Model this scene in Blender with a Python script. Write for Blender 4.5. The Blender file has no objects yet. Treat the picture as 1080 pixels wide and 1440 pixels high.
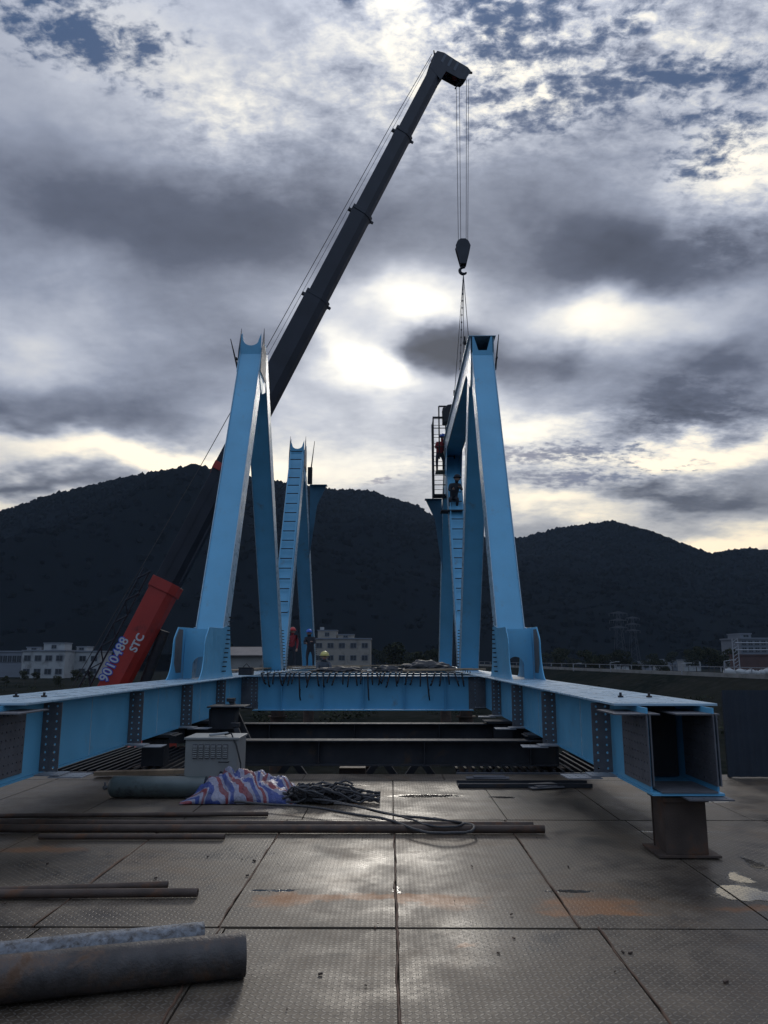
import bpy, bmesh, math, random
import numpy as np
from mathutils import Vector, Matrix, noise as mnoise
R = math.radians
sc = bpy.context.scene
COL = sc.collection
random.seed(7); np.random.seed(7)

# ------------------------------------------------------------------ camera
CZ = 1.68; PITCH = 10.75; YAW = 0.53; FOC = 1080.0
cam_d = bpy.data.cameras.new('camera'); cam = bpy.data.objects.new('camera', cam_d); COL.objects.link(cam)
cam_d.sensor_fit = 'VERTICAL'; cam_d.sensor_height = 36; cam_d.lens = 27
cam_d.clip_start = 0.05; cam_d.clip_end = 6000
cam.location = (0, 0, CZ); cam.rotation_euler = (R(90 + PITCH), 0, R(YAW))
sc.camera = cam
sc.render.resolution_x = 768; sc.render.resolution_y = 1024
CM = Matrix.Rotation(R(YAW), 3, 'Z') @ Matrix.Rotation(R(90 + PITCH), 3, 'X')

def ray(px, py):
    return (CM @ Vector(((px - 540) / FOC, -(py - 720) / FOC, -1))).normalized()
def at(px, py, Y):
    d = ray(px, py); return Vector((0, 0, CZ)) + d * (Y / d.y)
def atz(px, py, z):
    d = ray(px, py); return Vector((0, 0, CZ)) + d * ((z - CZ) / d.z)

# ------------------------------------------------------------------ light
SUN_EL, SUN_AZ = 22.0, 1.0
sun_d = bpy.data.lights.new('sun', 'SUN'); sun = bpy.data.objects.new('sun', sun_d); COL.objects.link(sun)
sun_d.energy = 0.7; sun_d.angle = R(10); sun_d.color = (1.0, 0.94, 0.84)
sun.rotation_euler = (R(90 - SUN_EL), 0, R(180 - SUN_AZ))     # light comes from +Y (behind the bridge)
sun.location = (0, 60, 60)
sc.view_settings.view_transform = 'Standard'; sc.view_settings.look = 'None'
sc.view_settings.exposure = 0.0; sc.view_settings.gamma = 1.0
sc.view_settings.use_curve_mapping = False

# ---- node helper
class NT:
    def __init__(s, tree): s.t = tree; s.n = tree.nodes; s.l = tree.links
    def new(s, typ, **kw):
        x = s.n.new(typ)
        for k, v in kw.items(): setattr(x, k, v)
        return x
    def put(s, sock, v):
        if v is None: return
        if isinstance(v, bpy.types.NodeSocket): s.l.new(v, sock)
        else:
            try: sock.default_value = v
            except Exception: sock.default_value = tuple(v) + (1.0,)
    def m(s, op, a, b=None, c=None, clamp=False):
        x = s.new('ShaderNodeMath', operation=op); x.use_clamp = clamp
        s.put(x.inputs[0], a); s.put(x.inputs[1], b); s.put(x.inputs[2], c); return x.outputs[0]
    def v(s, op, a, b=None, c=None):
        x = s.new('ShaderNodeVectorMath', operation=op)
        s.put(x.inputs[0], a); s.put(x.inputs[1], b)
        if c is not None: s.put(x.inputs[2], c)
        return x.outputs['Value'] if op in ('DOT_PRODUCT', 'LENGTH', 'DISTANCE') else x.outputs[0]
    def noise(s, vec, scale, detail=4, rough=0.55, dist=0.0, out='Fac', dim='3D'):
        x = s.new('ShaderNodeTexNoise'); x.noise_dimensions = dim
        s.put(x.inputs['Vector'], vec); s.put(x.inputs['Scale'], scale); s.put(x.inputs['Detail'], detail)
        s.put(x.inputs['Roughness'], rough); s.put(x.inputs['Distortion'], dist); return x.outputs[out]
    def ramp(s, fac, stops, interp='LINEAR'):
        x = s.new('ShaderNodeValToRGB'); cr = x.color_ramp; cr.interpolation = interp
        while len(cr.elements) < len(stops): cr.elements.new(0.5)
        for e, (p, c) in zip(cr.elements, stops):
            e.position = p; e.color = tuple(c) + (1,) if len(c) == 3 else c
        s.put(x.inputs[0], fac); return x.outputs[0]
    def mix(s, f, a, b, mode='MIX'):
        x = s.new('ShaderNodeMix', data_type='RGBA', blend_type=mode)
        s.put(x.inputs[0], f); s.put(x.inputs[6], a); s.put(x.inputs[7], b); return x.outputs[2]
    def rng(s, v, a, b, c=0.0, d=1.0, smooth=False):
        x = s.new('ShaderNodeMapRange'); x.interpolation_type = 'SMOOTHSTEP' if smooth else 'LINEAR'
        s.put(x.inputs[0], v)
        for i, q in enumerate((a, b, c, d)): s.put(x.inputs[1 + i], q)
        return x.outputs[0]
    def comb(s, x, y, z=0.0):
        c = s.new('ShaderNodeCombineXYZ'); s.put(c.inputs[0], x); s.put(c.inputs[1], y); s.put(c.inputs[2], z); return c.outputs[0]
    def sep(s, v):
        c = s.new('ShaderNodeSeparateXYZ'); s.put(c.inputs[0], v); return c.outputs

# ------------------------------------------------------------------ sky
W = bpy.data.worlds.new('World'); sc.world = W; W.use_nodes = True
W.node_tree.nodes.clear(); N = NT(W.node_tree)
tc = N.new('ShaderNodeTexCoord').outputs['Generated']
sx, sy, sz = N.sep(tc)
az = N.m('ARCTAN2', sx, sy); el = N.m('ARCSINE', sz)
P0 = N.comb(N.m('MULTIPLY', az, 1080.0), N.m('MULTIPLY', el, 1080.0))
# cloud-sheet coordinates: bands flatten towards the horizon
hz = N.m('ADD', N.m('MAXIMUM', sz, 0.0), 0.22)
Q = N.comb(N.m('DIVIDE', sx, hz), N.m('DIVIDE', sy, hz))
w1 = N.v('SUBTRACT', N.noise(Q, 1.5, 3, 0.5, out='Color'), (0.5, 0.5, 0.5))
w2 = N.v('SUBTRACT', N.noise(Q, 5.0, 4, 0.55, out='Color'), (0.5, 0.5, 0.5))
P = N.v('ADD', P0, N.v('ADD', N.v('MULTIPLY', w1, (230, 120, 0)), N.v('MULTIPLY', w2, (120, 80, 0))))
def ae(px, py):
    d = ray(px, py); return (math.atan2(d.x, d.y) * 1080, math.asin(d.z) * 1080, 0)
def blobs(lst, base=0.0):
    acc = base
    for (px, py, rx, ry, a) in lst:
        q = N.v('MULTIPLY', N.v('SUBTRACT', P, ae(px, py)), (1 / rx, 1 / ry, 0))
        e = N.m('EXPONENT', N.m('MULTIPLY', N.v('DOT_PRODUCT', q, q), -1.0))
        acc = N.m('MULTIPLY_ADD', e, a, acc)
    return acc
VB = [
 (300, 60, 420, 90, .12), (310, 155, 120, 45, .16), (560, 60, 90, 60, .26), (860, 50, 260, 70, .12),
 (120, 300, 260, 60, -.24), (420, 300, 220, 70, -.17), (640, 260, 170, 110, -.06), (760, 150, 200, 50, .06),
 (860, 345, 150, 55, -.36), (1000, 380, 120, 50, -.16), (1045, 240, 90, 60, .42), (700, 200, 200, 60, .04),
 (330, 400, 200, 60, -.06), (60, 490, 90, 45, .22), (180, 560, 130, 34, -.16), (50, 590, 90, 26, -.28), (330, 500, 100, 36, -.10),
 (580, 432, 72, 34, .56), (525, 528, 80, 36, .62), (610, 500, 64, 28, -.66), (470, 480, 60, 60, .14),
 (825, 440, 85, 36, .52), (760, 500, 90, 30, -.24), (1040, 495, 75, 30, -.30), (930, 572, 120, 32, -.40), (970, 440, 110, 30, .22),
 (130, 625, 240, 24, .48), (60, 668, 120, 14, -.26), (260, 642, 120, 22, .34), (0, 702, 140, 20, .34), (470, 625, 130, 36, .26), (450, 565, 70, 30, -.04),
 (620, 600, 60, 36, -.10), (770, 590, 120, 20, .36), (1010, 615, 150, 24, .46), (860, 640, 200, 20, .26), (930, 695, 120, 18, -.34),
 (1020, 768, 180, 28, .56), (780, 715, 130, 26, .52), (560, 665, 80, 20, .16), (1050, 700, 50, 14, -.1), (720, 330, 60, 60, .05), (700, 560, 60, 40, .10), (600, 590, 330, 110, .09), (300, 110, 400, 90, .04)]
V = blobs(VB, 0.45)
n1 = N.noise(Q, 3.0, 5, 0.56, 0.2); n2 = N.noise(N.v('MULTIPLY', Q, (1.0, 1.6, 1)), 14.0, 6, 0.65)
V = N.m('MULTIPLY_ADD', N.m('SUBTRACT', n1, 0.5), 0.46, V)
texm = blobs([(860, 60, 300, 85, 1.0), (1045, 230, 90, 80, .7), (600, 60, 180, 90, .8), (310, 150, 140, 60, .55), (760, 650, 200, 60, .45), (1000, 600, 130, 60, .35)], 0.055)
n3 = N.noise(N.v('MULTIPLY', Q, (1.0, 1.3, 1)), 34.0, 5, 0.6, 0.3)
V = N.m('MULTIPLY_ADD', N.m('MULTIPLY', N.m('SUBTRACT', n2, 0.5), texm), 1.25, V)
V = N.m('MULTIPLY_ADD', N.m('MULTIPLY', N.m('SUBTRACT', n3, 0.5), texm), 0.9, V)
cloud = N.ramp(V, [(0.0, (.056, .064, .090)), (0.25, (.118, .136, .190)), (0.45, (.300, .335, .430)), (0.60, (.51, .545, .635)), (0.78, (.84, .83, .80)), (0.98, (1.22, 1.12, .94))])
# warm tint low on the horizon
lowm = N.rng(el, 0.10, 0.34, 1.0, 0.0, True)
cloud = N.mix(lowm, cloud, N.mix(1.0, cloud, (1.08, 0.99, 0.82, 1), 'MULTIPLY'))
# blue openings
BL = [(60, 25, 100, 50, .62), (175, 50, 90, 50, .48), (760, 60, 110, 60, .50), (900, 122, 210, 30, .66), (480, 5, 50, 18, .7), (1000, 190, 70, 35, .6),
      (690, 20, 60, 40, .5), (760, 628, 120, 18, .75), (800, 675, 110, 14, .70), (905, 15, 60, 18, .5), (540, 675, 40, 10, .5), (960, 640, 90, 12, .3)]
BB = blobs(BL, 0.0)
B = N.m('MULTIPLY_ADD', N.m('SUBTRACT', n2, 0.5), -1.7, BB)
B = N.m('MULTIPLY_ADD', N.m('SUBTRACT', n3, 0.5), -2.0, B)
bm_ = N.m('MULTIPLY', N.rng(B, 0.18, 0.86, 0.0, 1.0, True), N.rng(BB, 0.06, 0.28, 0.0, 1.0, True))
skyt = N.new('ShaderNodeTexSky', sky_type='NISHITA'); skyt.sun_disc = False
skyt.sun_elevation = R(SUN_EL); skyt.sun_rotation = R(SUN_AZ); skyt.altitude = 100
nish = N.v('MULTIPLY', skyt.outputs[0], (0.085, 0.08, 0.085))
nish = N.mix(0.88, nish, (.045, .092, .195, 1))
col = N.mix(bm_, cloud, nish)
# the half of the sky behind the camera is lit frontally by the sun: brighter, bluer cloud
back = N.rng(sy, 0.25, -0.5, 0.0, 1.0, True)
bcol = N.mix(n1, (.13, .21, .36, 1), (.36, .42, .52, 1))
bk = N.rng(sz, 0.0, 0.6, 0.55, 1.45)
bcol = N.v('MULTIPLY', bcol, N.comb(bk, bk, bk))
col = N.mix(back, col, bcol)
# brighter overhead, outside the photograph
zen = N.rng(sz, 0.62, 0.85, 1.0, 1.7, True)
col = N.v('MULTIPLY', col, N.comb(zen, zen, zen))
# veiled sun glow
sdir = Vector((math.sin(R(SUN_AZ)) * math.cos(R(SUN_EL)), math.cos(R(SUN_AZ)) * math.cos(R(SUN_EL)), math.sin(R(SUN_EL))))
gd = N.v('DOT_PRODUCT', N.v('NORMALIZE', tc), tuple(sdir))
g = N.m('POWER', N.m('MAXIMUM', gd, 0.0), 90.0)
glow = N.m('MULTIPLY', N.m('MULTIPLY', g, N.rng(V, 0.35, 0.95, 0.15, 1.0)), 0.28)
g2 = N.m('MULTIPLY', N.m('POWER', N.m('MAXIMUM', gd, 0.0), 16.0), N.rng(V, 0.2, 0.9, 0.02, 0.15))
glow = N.m('ADD', glow, g2)
col = N.v('ADD', col, N.v('MULTIPLY', (1.0, .93, .76), N.comb(glow, glow, glow)))
below = N.rng(sz, -0.06, -0.01, 0.0, 1.0)
col = N.mix(below, (.03, .03, .032, 1), col)
bg = N.new('ShaderNodeBackground'); N.put(bg.inputs[0], col); bg.inputs[1].default_value = 1.0
wo = N.new('ShaderNodeOutputWorld'); N.l.new(bg.outputs[0], wo.inputs[0])

# ------------------------------------------------------------------ materials
MATS = {}
def mat(name, base, rough=0.6, metal=0.0, var=0.25, vscale=3.0, bump=0.0, bscale=60.0, dirt=None, dscale=1.5, dlo=0.5, dhi=0.7, spec=0.5, coord='Object', streak=False):
    m = bpy.data.materials.new(name); m.use_nodes = True; MATS[name] = m
    n = NT(m.node_tree); p = n.n['Principled BSDF']
    co = n.new('ShaderNodeTexCoord').outputs[coord]
    nz = n.noise(co, vscale, 6, 0.6)
    c = n.mix(n.rng(nz, 0.3, 0.7), tuple(x * (1 - var) for x in base) + (1,), tuple(min(1, x * (1 + var)) for x in base) + (1,))
    r = n.rng(n.noise(co, vscale * 4, 4, 0.6), 0.3, 0.7, max(0.05, rough - 0.1), min(1, rough + 0.1))
    if dirt:
        dz = n.noise(co, dscale, 9, 0.68, 0.3)
        f = n.rng(dz, dlo, dhi, 0, 1, True)
        c = n.mix(f, c, tuple(dirt) + (1,)); r = n.m('MAXIMUM', r, n.m('MULTIPLY', f, 0.85))
    n.put(p.inputs['Base Color'], c); n.put(p.inputs['Roughness'], r)
    p.inputs['Metallic'].default_value = metal; p.inputs['Specular IOR Level'].default_value = spec
    if streak:
        sv = n.v('MULTIPLY', co, (7.0, 7.0, .55)); st_ = n.rng(n.noise(sv, 1.0, 7, .7), .46, .64, 0, 1, True)
        c = n.mix(n.m('MULTIPLY', st_, .6), c, tuple(x * .45 for x in base) + (1,))
        sc_ = n.rng(n.noise(co, 5.5, 9, .8, 1.5), .575, .62, 0, 1, True); c = n.mix(n.m('MULTIPLY', sc_, .45), c, (.34, .36, .36, 1))
        rs_ = n.rng(n.noise(n.v('ADD', co, (5, 3, 8)), 3.1, 9, .8, .8), .645, .68, 0, 1, True); c = n.mix(n.m('MULTIPLY', rs_, .8), c, (.13, .06, .03, 1))
        ch_ = n.rng(n.noise(n.v('MULTIPLY', co, (1.2, .35, 1.2)), 1.0, 4, .6), .35, .65, .86, 1.12); c = n.v('MULTIPLY', c, n.comb(ch_, ch_, ch_))
    if bump:
        b = n.new('ShaderNodeBump'); b.inputs['Strength'].default_value = bump; b.inputs['Distance'].default_value = 0.01
        n.put(b.inputs['Height'], n.noise(co, bscale, 5, 0.6)); n.l.new(b.outputs[0], p.inputs['Normal'])
    return m

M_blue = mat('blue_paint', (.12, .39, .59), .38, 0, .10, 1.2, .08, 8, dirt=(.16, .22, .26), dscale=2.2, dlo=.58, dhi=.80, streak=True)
M_blue_lit = mat('blue_paint_skylit', (.33, .47, .56), .30, 0, .12, 1.5, .08, 10, dirt=(.28, .30, .31), dscale=3, dlo=.54, dhi=.72, streak=True)  # the same blue paint, paled: sky light on it mixed into the base colour
M_primer = mat('grey_primer', (.115, .115, .125), .5, .2, .2, 6, .1, 60, dirt=(.16, .10, .07), dscale=4, dlo=.6, dhi=.75)
M_primer_l = mat('pale_primer', (.26, .27, .29), .5, .2, .2, 6, .1, 60, dirt=(.18, .13, .10), dscale=4, dlo=.58, dhi=.75)
M_dark = mat('dark_steel', (.028, .029, .034), .72, .3, .3, 4, .15, 40, dirt=(.07, .045, .03), dscale=3, dlo=.55, dhi=.75)
M_rust = mat('rusty_steel', (.075, .052, .04), .7, .3, .35, 5, .3, 60, dirt=(.13, .06, .03), dscale=4, dlo=.5, dhi=.7)
M_galv = mat('grey_scaled_pipe', (.17, .18, .195), .6, .4, .45, 26, .4, 90, dirt=(.09, .082, .078), dscale=22, dlo=.42, dhi=.66)
M_bigrust = mat('brown_scaled_pipe', (.060, .052, .048), .5, .4, .45, 7, .5, 45, dirt=(.13, .075, .045), dscale=5, dlo=.48, dhi=.72)
M_red = mat('crane_red', (.36, .032, .022), .4, 0, .15, 1.0, .05, 10, dirt=(.12, .02, .02), dscale=1.5, dlo=.55, dhi=.75)
M_boom = mat('crane_boom_grey', (.018, .020, .029), .42, .2, .25, 1.5, .05, 10)
M_black = mat('black_rubber', (.018, .018, .018), .8, 0, .2)
M_white = mat('white_lettering', (.50, .51, .53), .5, 0, .08)
M_bluetxt = mat('blue_lettering', (.03, .08, .42), .5, 0, .08)
M_cab = mat('cabinet_beige', (.23, .23, .215), .55, 0, .08, 3, .05, 20, dirt=(.22, .20, .17), dscale=4, dlo=.55, dhi=.75)
M_rope = mat('wire_rope', (.055, .053, .055), .6, .3, .4, 60, .4, 200)
M_wood = mat('site_plank', (.27, .19, .12), .8, 0, .3, 6, .3, 40, dirt=(.10, .08, .06), dscale=3, dlo=.5, dhi=.7)
M_navy = mat('navy_sheet', (.012, .019, .030), .65, 0, .2, 2, .2, 12)
M_concrete = mat('concrete', (.22, .215, .20), .85, 0, .2, .5, .2, 10, dirt=(.12, .115, .10), dscale=.6, dlo=.5, dhi=.7)
M_greycyl = mat('grey_green_cylinder', (.085, .105, .10), .4, .1, .2, 5, .1, 40, dirt=(.05, .05, .045), dscale=5, dlo=.5, dhi=.7)
M_skin = mat('skin', (.34, .20, .14), .6, 0, .1)
M_cream = mat('rendered_wall', (.26, .235, .20), .9, 0, .1, .3, dirt=(.18, .16, .135), dscale=.5, dlo=.48, dhi=.7)
M_wallw = mat('white_wall', (.31, .32, .32), .9, 0, .12, .3, dirt=(.17, .17, .165), dscale=.4, dlo=.5, dhi=.7)
M_wallg = mat('grey_wall', (.16, .175, .20), .9, 0, .1, .3)
M_brick = mat('dark_brick_wall', (.085, .05, .045), .9, 0, .2, .8)
M_roof = mat('grey_roof', (.15, .13, .12), .8, 0, .2, .8)
M_glass = mat('window_glass', (.03, .035, .04), .2, 0, .1)
M_yellow = mat('hat_yellow', (.65, .55, .18), .4, 0, .05)
M_hatblue = mat('hat_blue', (.05, .14, .5), .4, 0, .05)
M_hatred = mat('hat_red', (.5, .04, .04), .4, 0, .05)
M_green = mat('green_can', (.07, .25, .07), .5, 0, .1)
M_bark = mat('bark', (.06, .048, .038), .9, 0, .3, 8)

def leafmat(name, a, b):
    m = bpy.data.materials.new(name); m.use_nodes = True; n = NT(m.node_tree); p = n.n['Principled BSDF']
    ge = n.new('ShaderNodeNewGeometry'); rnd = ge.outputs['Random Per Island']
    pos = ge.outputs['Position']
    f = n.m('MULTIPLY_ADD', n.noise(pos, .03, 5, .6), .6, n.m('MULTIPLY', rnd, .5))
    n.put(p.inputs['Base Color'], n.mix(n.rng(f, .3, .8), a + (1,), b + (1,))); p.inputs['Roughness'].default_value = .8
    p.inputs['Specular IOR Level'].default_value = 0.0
    return m
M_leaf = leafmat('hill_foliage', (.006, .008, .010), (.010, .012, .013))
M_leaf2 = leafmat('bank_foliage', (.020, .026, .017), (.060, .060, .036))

def treadmat():
    m = bpy.data.materials.new('tread_plate'); m.use_nodes = True; n = NT(m.node_tree); p = n.n['Principled BSDF']
    co = n.new('ShaderNodeTexCoord').outputs['Object']
    x, y, z = n.sep(co)
    S = 29.0
    u = n.m('MULTIPLY', x, S); v = n.m('MULTIPLY', y, S)
    fu = n.m('SUBTRACT', n.m('FRACT', u), .5); fv = n.m('SUBTRACT', n.m('FRACT', v), .5)
    par = n.m('FLOORED_MODULO', n.m('ADD', n.m('FLOOR', u), n.m('FLOOR', v)), 2.0)
    s = n.m('MULTIPLY_ADD', par, 2.0, -1.0)
    a = n.m('MULTIPLY', n.m('MULTIPLY_ADD', s, fv, fu), .7071); b = n.m('MULTIPLY', n.m('SUBTRACT', fu, n.m('MULTIPLY', s, fv)), .7071)
    e = n.m('ADD', n.m('POWER', n.m('DIVIDE', a, .56), 2.0), n.m('POWER', n.m('DIVIDE', b, .17), 2.0))
    h = n.rng(e, 1.15, .35, 0, 1, True)
    big = n.noise(co, .55, 6, .6); mid = n.noise(co, 2.6, 8, .68, .4); fine = n.noise(co, 28, 5, .7)
    mod = n.noise(co, .9, 3, .5)
    c = n.mix(n.rng(mid, .34, .68), (.052, .037, .025, 1), (.165, .125, .084, 1))
    c = n.mix(n.m('MULTIPLY', h, .55), c, (.25, .215, .175, 1))                       # bars polished by feet
    c = n.mix(n.m('MULTIPLY', n.rng(fine, .5, .75), .5), c, (.05, .042, .036, 1))
    # brown film of rust and mud with blotchy edges
    r1 = n.rng(n.noise(n.v('ADD', co, (3.1, 7.7, 0)), .8, 9, .7, .5), .50, .68, 0, 1, True)
    c = n.mix(n.m('MULTIPLY', r1, .7), c, (.125, .078, .042, 1))
    r2 = n.rng(n.noise(n.v('ADD', co, (9.1, 2.7, 0)), 1.7, 8, .72, .8), .56, .66, 0, 1, True)
    c = n.mix(n.m('MULTIPLY', r2, .6), c, (.055, .045, .036, 1))
    # orange rust stains where water stands by the plate joints
    acc = 0.0
    wv = n.v('ADD', co, n.v('MULTIPLY', n.v('SUBTRACT', n.noise(co, 4.0, 6, .65, out='Color'), (.5, .5, .5)), (.8, .35, 0)))
    for (px, py, rx, ry) in [(830, 1272, .38, .24), (630, 1268, .28, .20), (400, 1266, .26, .19), (1050, 1278, .30, .08), (520, 1262, .6, .08), (60, 1195, .5, .12), (845, 1285, .3, .06), (575, 1262, .10, .07), (660, 1330, .1, .05), (480, 1130, .3, .1)]:
        q0 = atz(px, py, 0)
        q = n.v('MULTIPLY', n.v('SUBTRACT', wv, (q0.x, q0.y, 0)), (1 / rx, 1 / ry, 0))
        acc = n.m('ADD', acc, n.m('EXPONENT', n.m('MULTIPLY', n.v('DOT_PRODUCT', q, q), -1.0)))
    st = n.rng(n.m('ADD', acc, n.m('MULTIPLY', n.m('SUBTRACT', fine, .5), .5)), .25, .95, 0, 1, True)
    c = n.mix(n.m('MULTIPLY', st, n.rng(mid, .35, .6, .65, .95)), c, (.27, .110, .034, 1))
    mud_shade = 0.0  # mud film plus shade around the girders, painted together as dark brown
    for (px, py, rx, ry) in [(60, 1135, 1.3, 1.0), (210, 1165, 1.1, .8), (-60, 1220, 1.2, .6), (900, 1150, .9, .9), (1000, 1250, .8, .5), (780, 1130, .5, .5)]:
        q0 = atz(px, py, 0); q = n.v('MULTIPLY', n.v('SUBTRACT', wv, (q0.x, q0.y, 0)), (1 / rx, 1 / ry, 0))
        mud_shade = n.m('ADD', mud_shade, n.m('EXPONENT', n.m('MULTIPLY', n.v('DOT_PRODUCT', q, q), -1.0)))
    mud_shade = n.rng(n.m('ADD', mud_shade, n.m('MULTIPLY', n.m('SUBTRACT', mid, .5), 1.2)), .3, .9, 0, .75, True)
    c = n.mix(mud_shade, c, (.046, .036, .026, 1))
    # damp: darker and shinier
    damp = n.rng(big, .46, .60, 0, 1, True)
    c = n.mix(n.m('MULTIPLY', damp, .45), c, n.mix(1.0, c, (.55, .56, .60, 1), 'MULTIPLY'))
    rr = n.m('SUBTRACT', n.rng(mid, .3, .7, .46, .70), n.m('MULTIPLY', damp, .16))
    rr = n.m('SUBTRACT', rr, n.m('MULTIPLY', h, .08))
    wet = 0.0
    wn = n.v('ADD', co, n.v('MULTIPLY', n.v('SUBTRACT', n.noise(co, 7.0, 5, .6, out='Color'), (.5, .5, .5)), (.22, .22, 0)))
    for (px, py, rx, ry) in [(1038, 1234, .11, .16), (1060, 1214, .08, .26), (1036, 1252, .18, .16), (1080, 1261, .34, .12), (955, 1170, .42, .06), (1003, 1128, .24, .07), (560, 1252, .03, .12), (706, 1122, .16, .08), (385, 1253, .22, .04), (800, 1254, .22, .04), (600, 1120, .5, .12), (480, 1105, .4, .10)]:
        q0 = atz(px, py, 0); q = n.v('MULTIPLY', n.v('SUBTRACT', wn, (q0.x, q0.y, 0)), (1 / rx, 1 / ry, 0))
        wet = n.m('ADD', wet, n.m('EXPONENT', n.m('MULTIPLY', n.v('DOT_PRODUCT', q, q), -1.0)))
    wet = n.rng(wet, .30, .62, 0, 1, True)
    rr = n.m('MULTIPLY', rr, n.rng(wet, 0, 1, 1.0, .13))
    c = n.mix(n.m('MULTIPLY', wet, .5), c, (.03, .026, .022, 1)); dryf = n.m('SUBTRACT', 1.0, n.m('MULTIPLY', wet, .94))
    n.put(p.inputs['Specular IOR Level'], n.rng(wet, 0, 1, .45, .6))
    n.put(p.inputs['Base Color'], c); n.put(p.inputs['Roughness'], rr)
    p.inputs['Metallic'].default_value = .15; p.inputs['Specular IOR Level'].default_value = .45
    bp = n.new('ShaderNodeBump'); bp.inputs['Strength'].default_value = 1.0; bp.inputs['Distance'].default_value = .0032
    n.put(bp.inputs['Height'], n.m('MULTIPLY', dryf, n.m('ADD', n.m('MULTIPLY', h, n.rng(mod, .3, .6, .35, 1.0)), n.m('MULTIPLY', fine, .35))))
    bp2 = n.new('ShaderNodeBump'); bp2.inputs['Strength'].default_value = .5; bp2.inputs['Distance'].default_value = .012
    n.put(bp2.inputs['Height'], n.m('MULTIPLY', dryf, n.noise(co, 1.8, 3, .5))); n.l.new(bp.outputs[0], bp2.inputs['Normal'])
    n.l.new(bp2.outputs[0], p.inputs['Normal'])
    return m
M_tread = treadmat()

def watermat():
    m = bpy.data.materials.new('puddle_water'); m.use_nodes = True; n = NT(m.node_tree); p = n.n['Principled BSDF']
    p.inputs['Base Color'].default_value = (.05, .045, .04, 1); p.inputs['Roughness'].default_value = .06
    co = n.new('ShaderNodeTexCoord').outputs['Object']
    b = n.new('ShaderNodeBump'); b.inputs['Strength'].default_value = .15; b.inputs['Distance'].default_value = .004
    n.put(b.inputs['Height'], n.noise(co, 9, 3, .5)); n.l.new(b.outputs[0], p.inputs['Normal'])
    return m
M_water = watermat()

def groundmat():
    m = bpy.data.materials.new('river_bank_ground'); m.use_nodes = True; n = NT(m.node_tree); p = n.n['Principled BSDF']
    co = n.new('ShaderNodeTexCoord').outputs['Object']
    a = n.noise(co, .05, 7, .65); b = n.noise(co, .9, 6, .65)
    c = n.mix(n.rng(a, .4, .62), (.009, .012, .010, 1), (.022, .022, .018, 1))
    c = n.mix(n.m('MULTIPLY', n.rng(b, .45, .7), .6), c, (.035, .034, .030, 1))
    n.put(p.inputs['Base Color'], c); p.inputs['Roughness'].default_value = .95; p.inputs['Specular IOR Level'].default_value = 0.0
    bp = n.new('ShaderNodeBump'); bp.inputs['Strength'].default_value = .6; bp.inputs['Distance'].default_value = .15
    n.put(bp.inputs['Height'], b); n.l.new(bp.outputs[0], p.inputs['Normal'])
    return m
M_ground = groundmat()

def tarpmat():
    m = bpy.data.materials.new('striped_tarpaulin'); m.use_nodes = True; n = NT(m.node_tree); p = n.n['Principled BSDF']
    uv = n.new('ShaderNodeTexCoord').outputs['UV']
    co = n.new('ShaderNodeTexCoord').outputs['Object']
    x, y, z = n.sep(uv)
    t = n.m('FRACT', n.m('ADD', n.m('MULTIPLY', x, 5.6), n.m('MULTIPLY', n.m('SUBTRACT', n.noise(uv, 3.6, 3, .5, .5), .5), .8)))
    c = n.ramp(t, [(0, (.27, .26, .33)), (.16, (.21, .032, .04)), (.42, (.27, .26, .33)), (.58, (.026, .05, .21)), (.9, (.27, .26, .33))], 'CONSTANT')
    c = n.mix(n.m('MULTIPLY', n.rng(n.noise(co, 7, 5, .6), .45, .7), .5), c, (.13, .12, .14, 1))
    n.put(p.inputs['Base Color'], c); p.inputs['Roughness'].default_value = .38
    b = n.new('ShaderNodeBump'); b.inputs['Strength'].default_value = .9; b.inputs['Distance'].default_value = .035
    n.put(b.inputs['Height'], n.noise(n.v('MULTIPLY', co, (1, 1, .5)), 13, 5, .62, 1.2)); n.l.new(b.outputs[0], p.inputs['Normal'])
    return m
M_tarp = tarpmat()
M_primer_b = mat('brown_primer', (.14, .115, .10), .6, .1, .25, 5, .1, 60)
M_weld = mat('rusty_weld', (.11, .06, .035), .8, .1, .4, 9, .3, 60)
M_dblue = mat('dull_blue', (.03, .10, .16), .6, 0, .15, 3)
M_pylon = mat('pylon_steel', (.05, .055, .065), .7, 0, .1)

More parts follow.
